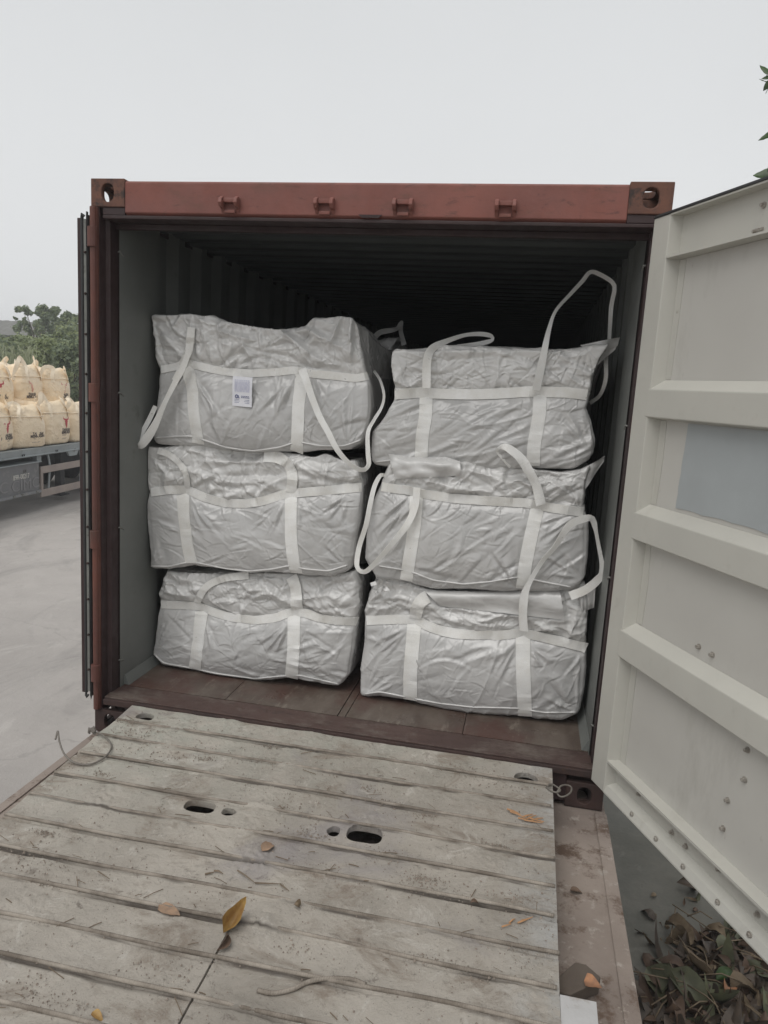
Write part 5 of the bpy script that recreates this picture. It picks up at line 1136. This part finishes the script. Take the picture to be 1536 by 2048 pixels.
# cream bulk bag: filled body that swells, open neck cloth pulled up to four loops
def cream_bag(sd=0, ink='logo_red', ey=.12):
    r = root('cream_bulk_bag', (0, 0, 0), 'x', 'bulk bag'); S = .490; n = 20; vs = []; fs = []
    lv = [(-.0, .86), (.012, .95), (.05, 1.0), (.18, 1.06), (.36, 1.085), (.50, 1.07), (.58, 1.03), (.62, .99), (.66, .96), (.71, .90), (.76, .86), (.80, .79), (.83, .70), (.825, .40), (.79, .2), (.78, .02)]
    N_ = 64
    for j, (z, s) in enumerate(lv):
        for k in range(N_):
            a = 2 * math.pi * k / N_; c, d = math.cos(a), math.sin(a); p = 6.0 if z < .1 else 4.2
            rr_ = (abs(c) ** p + abs(d) ** p) ** (-1 / p); cor = abs(math.sin(2 * a))
            zz = z + (.055 * cor ** 5 if .7 < z and s > .45 else 0) + (.030 if z > .64 else .010) * noise.noise(Vector((c * 3 + sd, d * 3, j * .6)))
            sc = s + (.05 * cor ** 5 if z >= .66 and s > .6 else 0) + .035 * noise.noise(Vector((c * 2.5 + sd * 3, d * 2.5, z * 4))) + (.035 if z > .6 else .012) * noise.noise(Vector((c * 9 + sd, d * 9, z * 3)))
            vs.append((S * sc * rr_ * c * .98, S * sc * rr_ * d * .98, max(0, zz)))
    m = len(lv)
    fs = [(j * N_ + k, j * N_ + (k + 1) % N_, (j + 1) * N_ + (k + 1) % N_, (j + 1) * N_ + k) for j in range(m - 1) for k in range(N_)]
    fs += [tuple(range(N_))[::-1], tuple(range((m - 1) * N_, m * N_))]
    MB().add(vs, fs).build('body', 'cream', r, smooth=True)
    b = MB(); pts = []
    for k in range(N_ + 1):
        a = 2 * math.pi * k / N_; c, d = math.cos(a), math.sin(a); rr_ = (abs(c) ** 4.2 + abs(d) ** 4.2) ** (-1 / 4.2); pts.append((S * 1.01 * rr_ * c, S * 1.01 * rr_ * d, .635))
    b.tube(pts, .010, 6, cap=False); b.build('seam', 'cream_web', r, smooth=True)
    k = 0
    for sx in (-1, 1):
        for sy in (-1, 1):
            rr_ = random.Random(k * 7 + 3 + sd * 31); k += 1; h = rr_.uniform(.88, 1.0); dx, dy = rr_.uniform(-.08, .05), rr_.uniform(-.08, .05)
            P = spline([(sx * .49, sy * .30, .55), (sx * .46, sy * .30, .70), (sx * (.42 + dx), sy * (.27 + dy), .85), (sx * (.36 + dx), sy * (.33 + dy), h), (sx * (.345 + dx), sy * (.345 + dy), h), (sx * .33, sy * .40, .86), (sx * .30, sy * .455, .70), (sx * .30, sy * .485, .55)], .03)
            ac = []
            for i in range(len(P)):
                t = (P[min(i + 1, len(P) - 1)] - P[max(i - 1, 0)]).normalized(); a = t.cross(Vector((sx, sy, .2))); a.normalize(); ac.append(a * .040)
            MB().ribbon(P, ac, .005).build('lift_loop', 'cream_web', r)
    # red bull skull above two lines of dark lettering, on the side that faces the yard (+x)
    sk = [(-.10, .075), (-.088, .055), (-.07, .048), (-.045, .048), (-.035, .03), (-.05, .02), (-.035, .008), (-.03, -.02), (-.02, -.05), (-.012, -.08), (0, -.088), (.012, -.08), (.02, -.05), (.03, -.02), (.035, .008), (.05, .02), (.035, .03), (.045, .048), (.07, .048), (.088, .055), (.10, .075), (.093, .10), (.085, .11), (.085, .09), (.072, .072), (.05, .068), (.02, .066), (0, .06), (-.02, .066), (-.05, .068), (-.072, .072), (-.085, .09), (-.085, .11), (-.093, .10)]
    sk = sk[::-1]; X0 = S * 1.10
    def surf(y, z): 
        # the belly of the bag at this height
        s = float(np.interp(z, [q[0] for q in lv], [q[1] for q in lv])); yy_ = abs(y) / (S * s * .98); return S * s * .98 * max(.2, 1 - min(.98, yy_) ** 4.2) ** (1 / 4.2) + .004
    bm = bmesh.new(); fv = [bm.verts.new((0, a * 1.15, c * 1.2)) for a, c in sk]; bm.faces.new(fv); bmesh.ops.triangulate(bm, faces=bm.faces)
    me = bpy.data.meshes.new('emblem'); bm.to_mesh(me); bm.free()
    for v in me.vertices: v.co = (surf(v.co.y + ey, v.co.z + .43), v.co.y + ey, v.co.z + .43)
    me.materials.append(MAT[ink]); o = bpy.data.objects.new('emblem', me); COL.objects.link(o); o.parent = r
    for s, z, sz in (('TANUSAI', .285, .075), ('MEMKASAN', .232, .078)):
        o = text_mesh('lettering', s, sz, 'print_dark', r, (0, ey, z), (0, 1, 0), (0, 0, 1), .0005, world=False, bold=.003)
        for v in o.data.vertices: v.co.x = surf(v.co.y, v.co.z) + .001 + v.co.x * .2
    b = MB()
    for (y0_, y1_, z_) in ((.03, .21, .185), (.05, .19, .17), (-.10, -.04, .12), (.0, .24, .115), (.02, .2, .10), (-.02, .02, .50)):
        b.add([(surf(y0_, z_), y0_, z_), (surf(y1_, z_), y1_, z_), (surf(y1_, z_), y1_, z_ + .008), (surf(y0_, z_), y0_, z_ + .008)], [(0, 1, 2, 3)])
    b.build('fine_print', 'print_faint', r)
    return r
cbag = cream_bag(); first = True; Tm = parent_matrix(tk)
ub = tk_at(40, 880).y       # boundary between the first two bags seen at the near edge
def put(lx, ly, lz, rz, label, group='cream bulk bags on the flatbed truck', sc=1, src=None):
    global first
    o = (cbag if first else copy_tree(cbag)) if src is None else cream_bag(*src)
    if src is None: first = False
    o.location = Tm @ Vector((lx, ly, lz)); o.rotation_euler = (0, 0, tk.rotation_euler[2] + rz); o.scale = (1, 1, sc); o['label'] = label; o['group'] = group
    for ch in o.children:
        if ch.type == 'MESH': pass
    return o
TOP = 1.283
near = [(-2.5, 'hidden cream bulk bag further along the near edge of the flatbed, out of view'), ]
bw_ = .98
names = ['cream bulk bag with a clear red skull mark, cut by the left photo edge', 'cream bulk bag with a faint skull print, second along the near truck edge',
         'cream bulk bag third along the near truck edge, standing above the guard rail', 'cream bulk bag fourth along the near truck edge, mostly behind the container door']
for i, nm in enumerate(names): put(-.55 + .02 * (i % 2), ub - .52 + i * bw_, TOP, [.06, -.16, -.05, .02][i], nm, sc=[1, .96, 1.04, 1][i], src=(i + 1, ['logo_red', 'logo_pale', 'logo_red', 'logo_red'][i], [.12, .16, .20, .1][i]))
for i in range(-1, 5): put(-1.62, ub - .52 + i * bw_, TOP, .03 * i, 'cream bulk bag in the far row of the flatbed, underneath the upper bags')
upn = ['upper cream bulk bag at the left photo edge, resting on the lower ones', 'upper cream bulk bag with tented loops and a small red mark low on its side', 'upper cream bulk bag with thick looped straps beside the container door', 'upper cream bulk bag hidden behind the container door']
for i, nm in enumerate(upn): put(-1.22, ub - .55 + i * 1.06, TOP + .70, [.1, -.2, .12, 0][i], nm, sc=[.93, 1.0, 1.05, 1][i], src=(i + 6, ['logo_pale', 'logo_red', 'logo_pale', 'logo_red'][i], [-.1, .02, -.15, .1][i]))

# ================================================================= SHED, TREES, BUSHES
sh = root('long_shed', (-34, 62, GZ), 'long low grey-roofed shed behind the bushes', 'shed', rot=(0, 0, R(12)))
b = MB(); b.box(-34, 15, 0, 10, 0, 5.5); b.build('wall', 'shed_wall', sh)
b = MB(); vs = []; n = 120
for i in range(n + 1):
    x = -36 + 52.5 * i / n; dz = .06 * (i % 2)
    vs += [(x, -1.2, 5.5 + dz), (x, 5, 7.15 + dz), (x, 11, 5.5 + dz)]
b.add(vs, [(3 * i + k, 3 * i + k + 1, 3 * i + k + 4, 3 * i + k + 3) for i in range(n) for k in (0, 1)]); b.build('roof', 'shed_roof', sh)
rl = np.random.RandomState(5)
def leaf_cloud(centers, n, size, mats, name, parent, seed, up=.3, elong=1.8):
    """n leaves spread through lumpy balls (x, y, z, r); each leaf two triangles folded along its rib"""
    r = np.random.RandomState(seed); C = np.array(centers, float); wt = C[:, 3] ** 2; wt /= wt.sum(); k = r.choice(len(C), n, p=wt)
    d = r.normal(size=(n, 3)); d /= np.linalg.norm(d, axis=1, keepdims=True); rad = (.45 + .55 * r.rand(n) ** .5)
    lump = 1 + .28 * np.sin(d[:, 0] * 7 + k) * np.sin(d[:, 2] * 6 + k * 2) + .18 * np.sin(d[:, 1] * 13 + k * 3)
    P = C[k, :3] + d * (C[k, 3] * rad * lump)[:, None] * [1, 1, .8]
    nr = d + r.normal(size=(n, 3)) * .7 + [0, 0, up]; nr /= np.linalg.norm(nr, axis=1, keepdims=True)
    t = np.cross(nr, r.normal(size=(n, 3))); t /= np.linalg.norm(t, axis=1, keepdims=True); s_ = np.cross(nr, t); sz = size * (.6 + .8 * r.rand(n))[:, None]
    a = P - t * sz * elong / 2; c = P + t * sz * elong / 2; e = P + s_ * sz * .5 + nr * sz * .12; f = P - s_ * sz * .5 + nr * sz * .12
    V_ = np.stack([a, e, c, f], 1).reshape(-1, 3); b4 = np.arange(n)[:, None] * 4; F_ = np.concatenate([b4 + [0, 1, 2], b4 + [0, 2, 3]], 1).reshape(-1, 3)
    me = bpy.data.meshes.new(name); me.vertices.add(len(V_)); me.vertices.foreach_set('co', V_.astype(np.float32).ravel())
    me.loops.add(F_.size); me.loops.foreach_set('vertex_index', F_.astype(np.int32).ravel()); me.polygons.add(len(F_)); me.polygons.foreach_set('loop_start', np.arange(0, F_.size, 3, dtype=np.int32))
    for m in mats: me.materials.append(MAT[m])
    mi = np.repeat(r.choice(len(mats), n, p=None), 2); me.polygons.foreach_set('material_index', mi.astype(np.int32)); me.update(); me.validate()
    o = bpy.data.objects.new(name, me); COL.objects.link(o); o.parent = parent; return o
def dirx(u, v, dist):      # ground position under a sight line at a horizontal distance
    d = sight(u, v); h = math.hypot(d[0], d[1]); return CAMP[0] + d[0] / h * dist, CAMP[1] + d[1] / h * dist, CAMP[2] + d[2] / h * dist
def plant(u, vt, dist, wpx, label, mats, kind, seed, n=3500, size=.16, name='bush'):
    x, y, zt = dirx(u, vt, dist); hgt = zt - GZ; wd = wpx / FPX * dist
    r = root(name, (x, y, GZ), label, 'tree' if 'tree' in name else ('grass' if 'reed' in name else 'bush'), 'bushes and trees beyond the truck'); rr = random.Random(seed)
    if kind == 'bush':
        C = []
        for _ in range(12):
            rad = wd * rr.uniform(.16, .30); C.append((rr.uniform(-.36, .36) * wd, rr.uniform(-.3, .3) * wd, rr.uniform(.12, 1) * hgt - rad * .75, rad))
        C.append((0, 0, hgt - wd * .2, wd * .2)); 
        b = MB()
        for _ in range(5):
            a = rr.uniform(0, 6.28); b.tube([(0, 0, 0), (math.cos(a) * wd * .1, math.sin(a) * wd * .1, hgt * .35), (math.cos(a) * wd * .25, math.sin(a) * wd * .25, hgt * .75)], [.06, .04, .015], 6)
        b.build('trunk', 'bark', r); leaf_cloud(C, n, size, mats, 'crown', r, seed)
    else:      # flat-topped spreading tree
        b = MB(); C = []; b.tube([(0, 0, 0), (.15, 0, hgt * .3), (-.1, .1, hgt * .6)], [.16, .12, .08], 8)
        for _ in range(9):
            a = rr.uniform(0, 6.28); rad = wd * rr.uniform(.15, .46); z = hgt * rr.uniform(.80, .93); e = (math.cos(a) * rad, math.sin(a) * rad, z)
            b.tube([(-.1, .1, hgt * .55), (e[0] * .5, e[1] * .5, hgt * .75), e], [.06, .04, .015], 6)
            for _ in range(8): C.append((e[0] + rr.uniform(-.17, .17) * wd, e[1] + rr.uniform(-.17, .17) * wd, z + rr.uniform(-.07, .07) * hgt, wd * rr.uniform(.03, .075)))
        b.build('trunk', 'bark', r); leaf_cloud(C, n, size, mats, 'crown', r, seed)
    return r
G1, G2, G3 = 'leaf_g1', 'leaf_g2', 'leaf_g3'
plant(78, 612, 44, 100, 'flat-topped feathery tree rising above the shed roof', [G1, G3], 'tree', 11, 4200, .10, 'feathery_tree')
plant(150, 612, 42, 60, 'thin-leaved tree top showing beside the container door', [G1, G3], 'tree', 12, 3000, .10, 'feathery_tree')
plant(130, 645, 34, 100, 'tall rounded bush touching the container door edge', [G1, G2, G3], 'bush', 13, 9000, .085)
plant(-10, 668, 33, 110, 'dark bush at the left photo edge', [G1, G3], 'bush', 14, 8000, .10)
plant(45, 665, 35, 90, 'yellow-green bush below the shed roof line', [G2, G1], 'bush', 15, 8000, .10)
plant(95, 672, 29, 80, 'leafy bush in front of the tall rounded bush', [G1, G2], 'bush', 16, 8000, .085)
plant(150, 678, 27, 80, 'low bush behind the upper cream bags by the door', [G3, G1], 'bush', 17, 7000, .08)
plant(10, 690, 27, 80, 'low dark bush behind the first upper cream bag', [G3, G1], 'bush', 18, 7000, .08)
plant(65, 695, 25, 80, 'low broad bush behind the tented loops', [G1, G2], 'bush', 19, 7000, .075)
plant(200, 640, 36, 140, 'large bush mostly behind the container', [G1, G3], 'bush', 20, 3500, .14)
plant(-90, 650, 36, 140, 'large bush beyond the left photo edge', [G1, G3], 'bush', 22, 3500, .14)
x, y, zt = dirx(30, 702, 23); r_ = root('reed_clump', (x, y, GZ), 'pale arching reed clump behind the cream bags', 'grass', 'bushes and trees beyond the truck')
b = MB(); rr = random.Random(2)
for _ in range(260):
    a = rr.uniform(0, 6.28); h = (zt - GZ) * rr.uniform(.7, 1.12); l = rr.uniform(.2, .9); bx_, by_ = rr.uniform(-.5, .5), rr.uniform(-.4, .4)
    P = [Vector((bx_, by_, 0)), Vector((bx_ + math.cos(a) * l * .2, by_ + math.sin(a) * l * .2, h * .6)), Vector((bx_ + math.cos(a) * l * .55, by_ + math.sin(a) * l * .55, h * .95)), Vector((bx_ + math.cos(a) * l, by_ + math.sin(a) * l, h * .85))]
    s_ = Vector((-math.sin(a), math.cos(a), 0)) * .022
    vs = [p + s_ * (1 - i / 3.2) for i, p in enumerate(P)] + [p - s_ * (1 - i / 3.2) for i, p in enumerate(P)]
    b.add(vs, [(i, i + 1, 4 + i + 1, 4 + i) for i in range(3)])
b.build('blades', 'leaf_reed', r_)

# broad-leaved tree standing to the right, a few leaves reach into view
bt = root('broadleaf_tree', (6.6, 4.6, GZ), 'broad-leaved tree whose leaf tips show at the right photo edge', 'tree')
b = MB(); b.tube([(0, 0, 0), (.05, 0, 1.6), (-.1, 0, 3.4), (-.1, .1, 5.0)], [.16, .13, .10, .06], 12)
lb = []
def mkleaf(L_=.22, Wd=.09, curl=.25, cup=.2, n=7, seed=0, taper=.62):
    r = random.Random(seed); vs = []; cols = 5
    for j in range(n + 1):
        t = j / n; w_ = Wd / 2 * (math.sin(math.pi * min(1, t ** taper)) ** .75 + .04) * (1 + r.uniform(-.06, .06)); x = t * L_
        z = -curl * L_ * (t - .3) ** 2 * 1.5 + curl * L_ * .15
        for i in range(cols):
            s_ = i / (cols - 1) * 2 - 1; vs.append((x, s_ * w_, z + cup * abs(s_) ** 1.4 * w_ + r.uniform(-.004, .004) * (L_ / .2)))
    fs = [(j * cols + i, (j + 1) * cols + i, (j + 1) * cols + i + 1, j * cols + i + 1) for j in range(n) for i in range(cols - 1)]
    return vs, fs
def add_leaf(b, pos, rot, args, mi=0):
    vs, fs = mkleaf(**args); m = Matrix.Translation(pos) @ rot.to_4x4(); b.add([m @ Vector(v) for v in vs], fs, mi)
from mathutils import Euler
crown = MB(); rr = random.Random(8); tips = []
inv = parent_matrix(bt).inverted()
for (u, v, dist) in ((1590, 150, 9.0), (1590, 250, 9.2), (1600, 340, 8.8), (1640, 60, 9.4), (1700, 200, 9.5), (1680, 320, 9.2), (1720, -40, 9.6), (1800, 100, 9.6), (1790, 330, 9.5)):
    x, y, z = dirx(u, v, dist); e = inv @ Vector((x, y, z)); s0 = Vector((-.1, .05, max(1.5, e.z - 1.2)))
    P = spline([s0, s0.lerp(e, .5) + Vector((0, 0, .15)), e], .15); b.tube(P, [.04 * (1 - i / len(P)) + .008 for i in range(len(P))], 6); tips.append(e)
for e in tips:
    for _ in range(26):
        p = e + Vector((rr.gauss(0, .16), rr.gauss(0, .25), rr.gauss(0, .16)))
        wp = parent_matrix(bt) @ p; d = CR.T @ (np.array(wp) - CAMP); uu = 768 + FPX * d[0] / d[1]
        if uu < 1565: continue
        add_leaf(crown, p, Euler((rr.uniform(-.8, .8), rr.uniform(-.3, .9), rr.uniform(0, 6.28))).to_matrix(), dict(L_=rr.uniform(.16, .26), Wd=rr.uniform(.07, .11), curl=.3, seed=rr.randint(0, 99)))
# the leaves that actually peep in: base and tip given as lines of sight
for (u0, v0, u1, v1, wd, dist) in ((1545, 146, 1520, 133, .075, 8.9), (1556, 168, 1520, 161, .02, 8.9), (1545, 150, 1524, 158, .05, 8.9), (1543, 160, 1527, 181, .06, 8.9), (1548, 262, 1518, 281, .055, 9.0), (1560, 340, 1509, 352, .12, 8.7), (1543, 325, 1535, 345, .03, 8.7), (1553, 138, 1536, 152, .07, 9)):
    a = inv @ Vector(dirx(u0, v0, dist)); c = inv @ Vector(dirx(u1, v1, dist + .03)); d = c - a; X_ = d.normalized(); Y_ = X_.cross(Vector((.25, -1, .35))).normalized(); Z_ = X_.cross(Y_)
    add_leaf(crown, a, Matrix((X_, Y_, Z_)).transposed(), dict(L_=d.length * 1.05, Wd=wd, curl=.12, seed=int(u0)))
b.build('trunk', 'bark', bt, smooth=True); crown.build('crown', 'leaf_big', bt, smooth=True)

# ================================================================= LEAVES, DIRT, DEBRIS
def flat(u, v, z): return at(u, v, 'z', z)
pile = MB(); rr = random.Random(12)
for k in range(3000):
    u, v = rr.uniform(1285, 1680), rr.uniform(1790, 2180)
    # pile outline: denser towards the lower right
    edge_v = 1975 - (u - 1300) * .95 if u < 1420 else 1860 - (u - 1420) * .25
    dlt = (v - edge_v) / 60
    if dlt < 0 and rr.random() > .04: continue
    if 0 <= dlt < 1 and rr.random() > .5 + .5 * dlt: continue
    h = min(1, max(0, dlt)) * .09
    p = flat(u, v, GZ); p.z = GZ + .012 + rr.random() * h
    sz = rr.uniform(.03, .09) if k % 4 else rr.uniform(.09, .19)
    add_leaf(pile, p, Euler((rr.gauss(0, .5), rr.gauss(0, .38), rr.uniform(0, 6.28))).to_matrix(), dict(L_=sz, Wd=sz * rr.uniform(.32, .52), curl=rr.uniform(-1.6, 2.0), cup=rr.uniform(-1.2, 1.6), n=6, seed=k, taper=rr.uniform(.45, .9)), rr.choice((0, 0, 0, 0, 1, 1, 1, 1, 2, 3)))
for k in range(70):
    u, v = rr.uniform(1330, 1600), rr.uniform(1880, 2150); p = flat(u, v, GZ); p.z += rr.uniform(.05, .16); a = rr.uniform(0, 6.28); l = rr.uniform(.1, .3)
    pile.tube([p, p + Vector((math.cos(a) * l * .5, math.sin(a) * l * .5, rr.uniform(-.01, .03))), p + Vector((math.cos(a) * l, math.sin(a) * l, rr.uniform(-.02, .02)))], .0035, 5, mi=2)
lo = pile.build('leaf_litter', ['leaf_dry1', 'leaf_dry2', 'leaf_dry3', 'leaf_dry4'], None, smooth=True); tag(lo, 'heap of dead brown leaves on the dark ground under the cream door', 'leaf litter', None, 'stuff')
def one_leaf(pos, rot, mat, args, label, cat='leaf', name='fallen_leaf', group=None):
    b = MB(); vs, fs = mkleaf(**args); m = Matrix.Translation(pos) @ rot.to_4x4(); b.add([rot @ Vector(v) for v in vs], fs)
    b.add([rot @ (Vector(v) + Vector((0, 0, -.0015))) for v in vs], [f[::-1] for f in fs])
    o = b.build(name, mat, None, smooth=True); o.location = pos; tag(o, label, cat, group); return o
one_leaf(flat(1330, 1850, GZ + .04), Euler((.2, -.1, -.75)).to_matrix(), 'leaf_dry3', dict(L_=.24, Wd=.07, curl=1.1, cup=1.3, seed=1), 'tan curled leaf lying above the dark leaf heap')
one_leaf(flat(1346, 1886, GZ + .02), Euler((.1, 0, .2)).to_matrix(), 'leaf_dry3', dict(L_=.17, Wd=.13, curl=.3, cup=.3, seed=2), 'round pale brown leaf at the top of the leaf heap')
one_leaf(flat(1294, 1935, GZ + .10), Euler((.5, .3, -.9)).to_matrix(), 'leaf_dry4', dict(L_=.30, Wd=.12, curl=1.0, cup=1.0, seed=3), 'long olive leaf curled at the left end of the leaf heap')
one_leaf(flat(1330, 1940, GZ + .12), Euler((.2, .4, -.8)).to_matrix(), 'leaf_dry4', dict(L_=.34, Wd=.13, curl=.9, cup=.9, seed=4), 'large grey-green leaf draped over the left of the leaf heap')
one_leaf(flat(1352, 1765, GZ + .05), Euler((.8, .2, .4)).to_matrix(), 'leaf_dry2', dict(L_=.17, Wd=.10, curl=2.0, cup=1.6, seed=5), 'dark cupped leaf on bare ground beneath the door edge')
one_leaf(flat(1450, 1990, GZ + .13), Euler((.3, .1, 1.2)).to_matrix(), 'leaf_orange', dict(L_=.11, Wd=.06, curl=1.2, cup=.9, seed=6), 'orange-brown leaf on top of the leaf heap')
one_leaf(flat(1432, 1960, GZ + .13), Euler((.3, -.2, .7)).to_matrix(), 'leaf_big', dict(L_=.14, Wd=.05, curl=.6, cup=.6, seed=7), 'small fresh green leaf in the leaf heap')
RM = parent_matrix(rp).to_3x3()
def rleaf(u, v, h, rot, mat, args, label):
    return one_leaf(rz(u, v, h), (RM.to_4x4() @ Euler(rot).to_matrix().to_4x4()).to_3x3(), mat, args, label)
# the yellow leaf standing half curled beside the plate joint
def to_dir(u0, v0, u1, v1):
    a, c = ramp_local(u0, v0), ramp_local(u1, v1); return math.atan2(c.y - a.y, c.x - a.x), math.hypot(c.x - a.x, c.y - a.y)
an, ln = to_dir(450, 1868, 490, 1822)
rleaf(447, 1872, .012, (.35, -.15, an), 'leaf_yellow', dict(L_=.10, Wd=.05, curl=-.9, cup=2.0, seed=11, taper=.5), 'bright yellow-ochre leaf on the ramp at the plate joint')
an, ln = to_dir(435, 1908, 462, 1868)
rleaf(434, 1908, .012, (.9, 0, an), 'leaf_dry1', dict(L_=.075, Wd=.022, curl=.3, cup=2.2, seed=12), 'shrivelled brown leaf curled over the ramp joint')
an, ln = to_dir(522, 1712, 556, 1682)
rleaf(524, 1708, .012, (.2, .1, an), 'leaf_dry5', dict(L_=.07, Wd=.038, curl=.3, cup=.4, seed=13), 'torn tan and orange leaf flat on the middle of the ramp')
rleaf(318, 1815, .009, (0, 0, -.25), 'leaf_dry5', dict(L_=.085, Wd=.04, curl=.02, cup=.1, seed=14), 'flattened rust-coloured leaf pressed on the ramp')
rleaf(185, 2030, .010, (.1, .1, -.3), 'leaf_yellow', dict(L_=.04, Wd=.02, curl=.3, cup=.5, seed=15), 'small yellowish leaf at the lower left of the ramp')
rleaf(588, 1816, .014, (.6, .3, .3), 'leaf_dry3', dict(L_=.028, Wd=.022, curl=1.8, cup=1.5, seed=16), 'tiny crumpled brown leaf beside the loose ramp bars')
rleaf(940, 1812, .012, (.3, 0, .4), 'leaf_dry1', dict(L_=.032, Wd=.012, curl=.8, cup=1.4, seed=18), 'narrow curled leaf on the right part of the ramp')
# splinters
def sticks(name, items, r, mat, label, cat, zf):
    pts = [zf(u0, v0) for (u0, v0, u1, v1) in items]; c = sum(pts, Vector()) / len(pts); o = None; b = MB()
    for (u0, v0, u1, v1) in items:
        a, d = zf(u0, v0) - c, zf(u1, v1) - c; mid = (a + d) / 2 + Vector((random.uniform(-.002, .002), random.uniform(-.004, .004), .002)); b.tube([a, mid, d], [r, r * .9, r * .4], 5)
    o = b.build(name, mat); o.location = c; tag(o, label, cat); return o
sticks('wood_splinters', [(1014, 1622, 1040, 1632), (1020, 1627, 1050, 1640), (1044, 1638, 1066, 1632), (1052, 1642, 1072, 1634), (1048, 1644, 1085, 1650), (1058, 1640, 1088, 1648), (1036, 1640, 1060, 1646), (1062, 1646, 1086, 1640)], .0035, 'splinter', 'orange wood splinters scattered at the right edge of the ramp', 'splinters', lambda u, v: rz(u, v, .009))
sticks('wood_splinters', [(1035, 1850, 1065, 1838), (1040, 1848, 1052, 1842), (1003, 1858, 1022, 1852), (1018, 1850, 1030, 1842)], .0028, 'splinter', 'few pale wood splinters on the lower right of the ramp', 'splinters', lambda u, v: rz(u, v, .008))
sticks('dry_twig', [(475, 1745, 510, 1770), (510, 1770, 560, 1772), (560, 1772, 578, 1786)], .0028, 'twig', 'thin bent dry twig in the middle of the ramp', 'twig', lambda u, v: rz(u, v, .008))
sticks('dry_twig', [(196, 1746, 220, 1762)], .0022, 'twig', 'short straight twig on the left of the ramp', 'twig', lambda u, v: rz(u, v, .007))
sticks('dry_twig', [(428, 1745, 446, 1751), (410, 1752, 428, 1748)], .0035, 'twig', 'pale bark piece on the ramp above the twig', 'twig', lambda u, v: rz(u, v, .007))
# mud crumbs strewn over the plate
b = MB(); rr = random.Random(77)
clusters = [(rr.uniform(-.98, .98), rr.uniform(-1.7, -.1), rr.uniform(.02, .10)) for _ in range(60)]
for k in range(5200):
    if k % 3: cx_, cy_, s_ = clusters[rr.randrange(60)]; x, y = rr.gauss(cx_, s_), rr.gauss(cy_, s_ * .35)
    else: x, y = rr.uniform(-.99, .99), rr.uniform(-1.8, -.02)
    if abs(x) > .985 or y > -.01 or any(inpoly(x, y, P) for P in polys): continue
    s_ = abs(rr.gauss(0, .0017)) + .0007; s_ = min(s_, .009); h = rr.uniform(.4, .9)
    vs = [(x + s_ * math.cos(a) * rr.uniform(.6, 1.2), y + s_ * math.sin(a) * rr.uniform(.6, 1.2), .002) for a in (0, 1.3, 2.6, 3.9, 5.2)] + [(x + rr.uniform(-.3, .3) * s_, y + rr.uniform(-.3, .3) * s_, .004 + s_ * h)]
    b.add([parent_matrix(rp) @ Vector(v) for v in vs], [(i, (i + 1) % 5, 5) for i in range(5)])
o = b.build('mud_crumbs', 'mud'); tag(o, 'crumbs of dried mud scattered over the ramp', 'mud crumbs', None, 'stuff')
b = MB(); rr = random.Random(31)
for k in range(110):
    i = rr.randrange(len(BY) - 5); x = rr.uniform(-.97, .97); y = bar_y(i, x) + (rr.uniform(.006, .03) if rr.random() < .7 else rr.uniform(-.06, .06)); a = rr.gauss(0, .5) if rr.random() < .6 else rr.uniform(0, 3.1); l = rr.uniform(.006, .035)
    if any(inpoly(x, y, P) for P in polys) or abs(x) > .96: continue
    p = Vector((x, y, .007)); q_ = Vector((math.cos(a) * l, math.sin(a) * l, 0)); b.tube([parent_matrix(rp) @ v for v in (p - q_, p + Vector((0, rr.uniform(-.06, .06) * l, .001)), p + q_)], rr.uniform(.0006, .0016), 4)
o = b.build('straw_bits', 'twig'); tag(o, 'bits of straw and bark caught against the ramp bars', 'straw bits', None, 'stuff')
# block of wood chocked between ramp and deck, with a leaf on it
wb = root('wood_block', flat(1165, 1965, 0), 'dark split block of wood on the deck beside the ramp', 'wood block')
TP_ = [flat(u, v, z) for u, v, z in ((1106, 1962, .05), (1150, 1924, .06), (1172, 1928, .065), (1202, 1954, .06), (1196, 1964, .06), (1140, 1990, .05), (1106, 1980, .045))]
BP_ = [Vector((p.x + dx, p.y + dy, .0)) for p, dx, dy in zip(TP_, (-.01, 0, .005, .0, -.005, -.004, -.01), (0, .01, .01, .0, .012, .008, 0))]
b = MB(); n = len(TP_); vs = [tuple(p) for p in BP_ + TP_]
b.add(vs, [(i, (i + 1) % n, n + (i + 1) % n, n + i) for i in range(n)] + [tuple(range(n, 2 * n)), tuple(range(n))[::-1]]); fixn(b.build('block', 'wood_block', wb, world=True, bevel=.004))
one_leaf(flat(1168, 1962, .07), Euler((.35, -.1, -.2)).to_matrix(), 'leaf_orange', dict(L_=.05, Wd=.038, curl=.4, cup=.5, seed=21, taper=.5), 'orange-yellow leaf piece lying on the wood block')
one_leaf(flat(1140, 1780, .006), Euler((.1, 0, .1)).to_matrix(), 'leaf_dry1', dict(L_=.045, Wd=.025, curl=.3, cup=.4, seed=22), 'crumpled dark leaf on the deck right of the ramp')
# ================================================================= HAZE
hm = bpy.data.materials.new('pale_damp_haze'); hm.use_nodes = True; ht = hm.node_tree; ht.nodes.clear()
ho = ht.nodes.new('ShaderNodeOutputMaterial'); hv = ht.nodes.new('ShaderNodeVolumePrincipled'); ht.links.new(hv.outputs[0], ho.inputs['Volume'])
hv.inputs['Color'].default_value = (.93, .95, .97, 1); hv.inputs['Density'].default_value = .0034
MAT['haze'] = hm
hz = MB().box(-322, 322, -322, 322, GZ - 1, 9.5).build('haze', 'haze'); tag(hz, 'pale damp haze in the air', 'haze', None, 'stuff')
print('objects', len(bpy.data.objects))
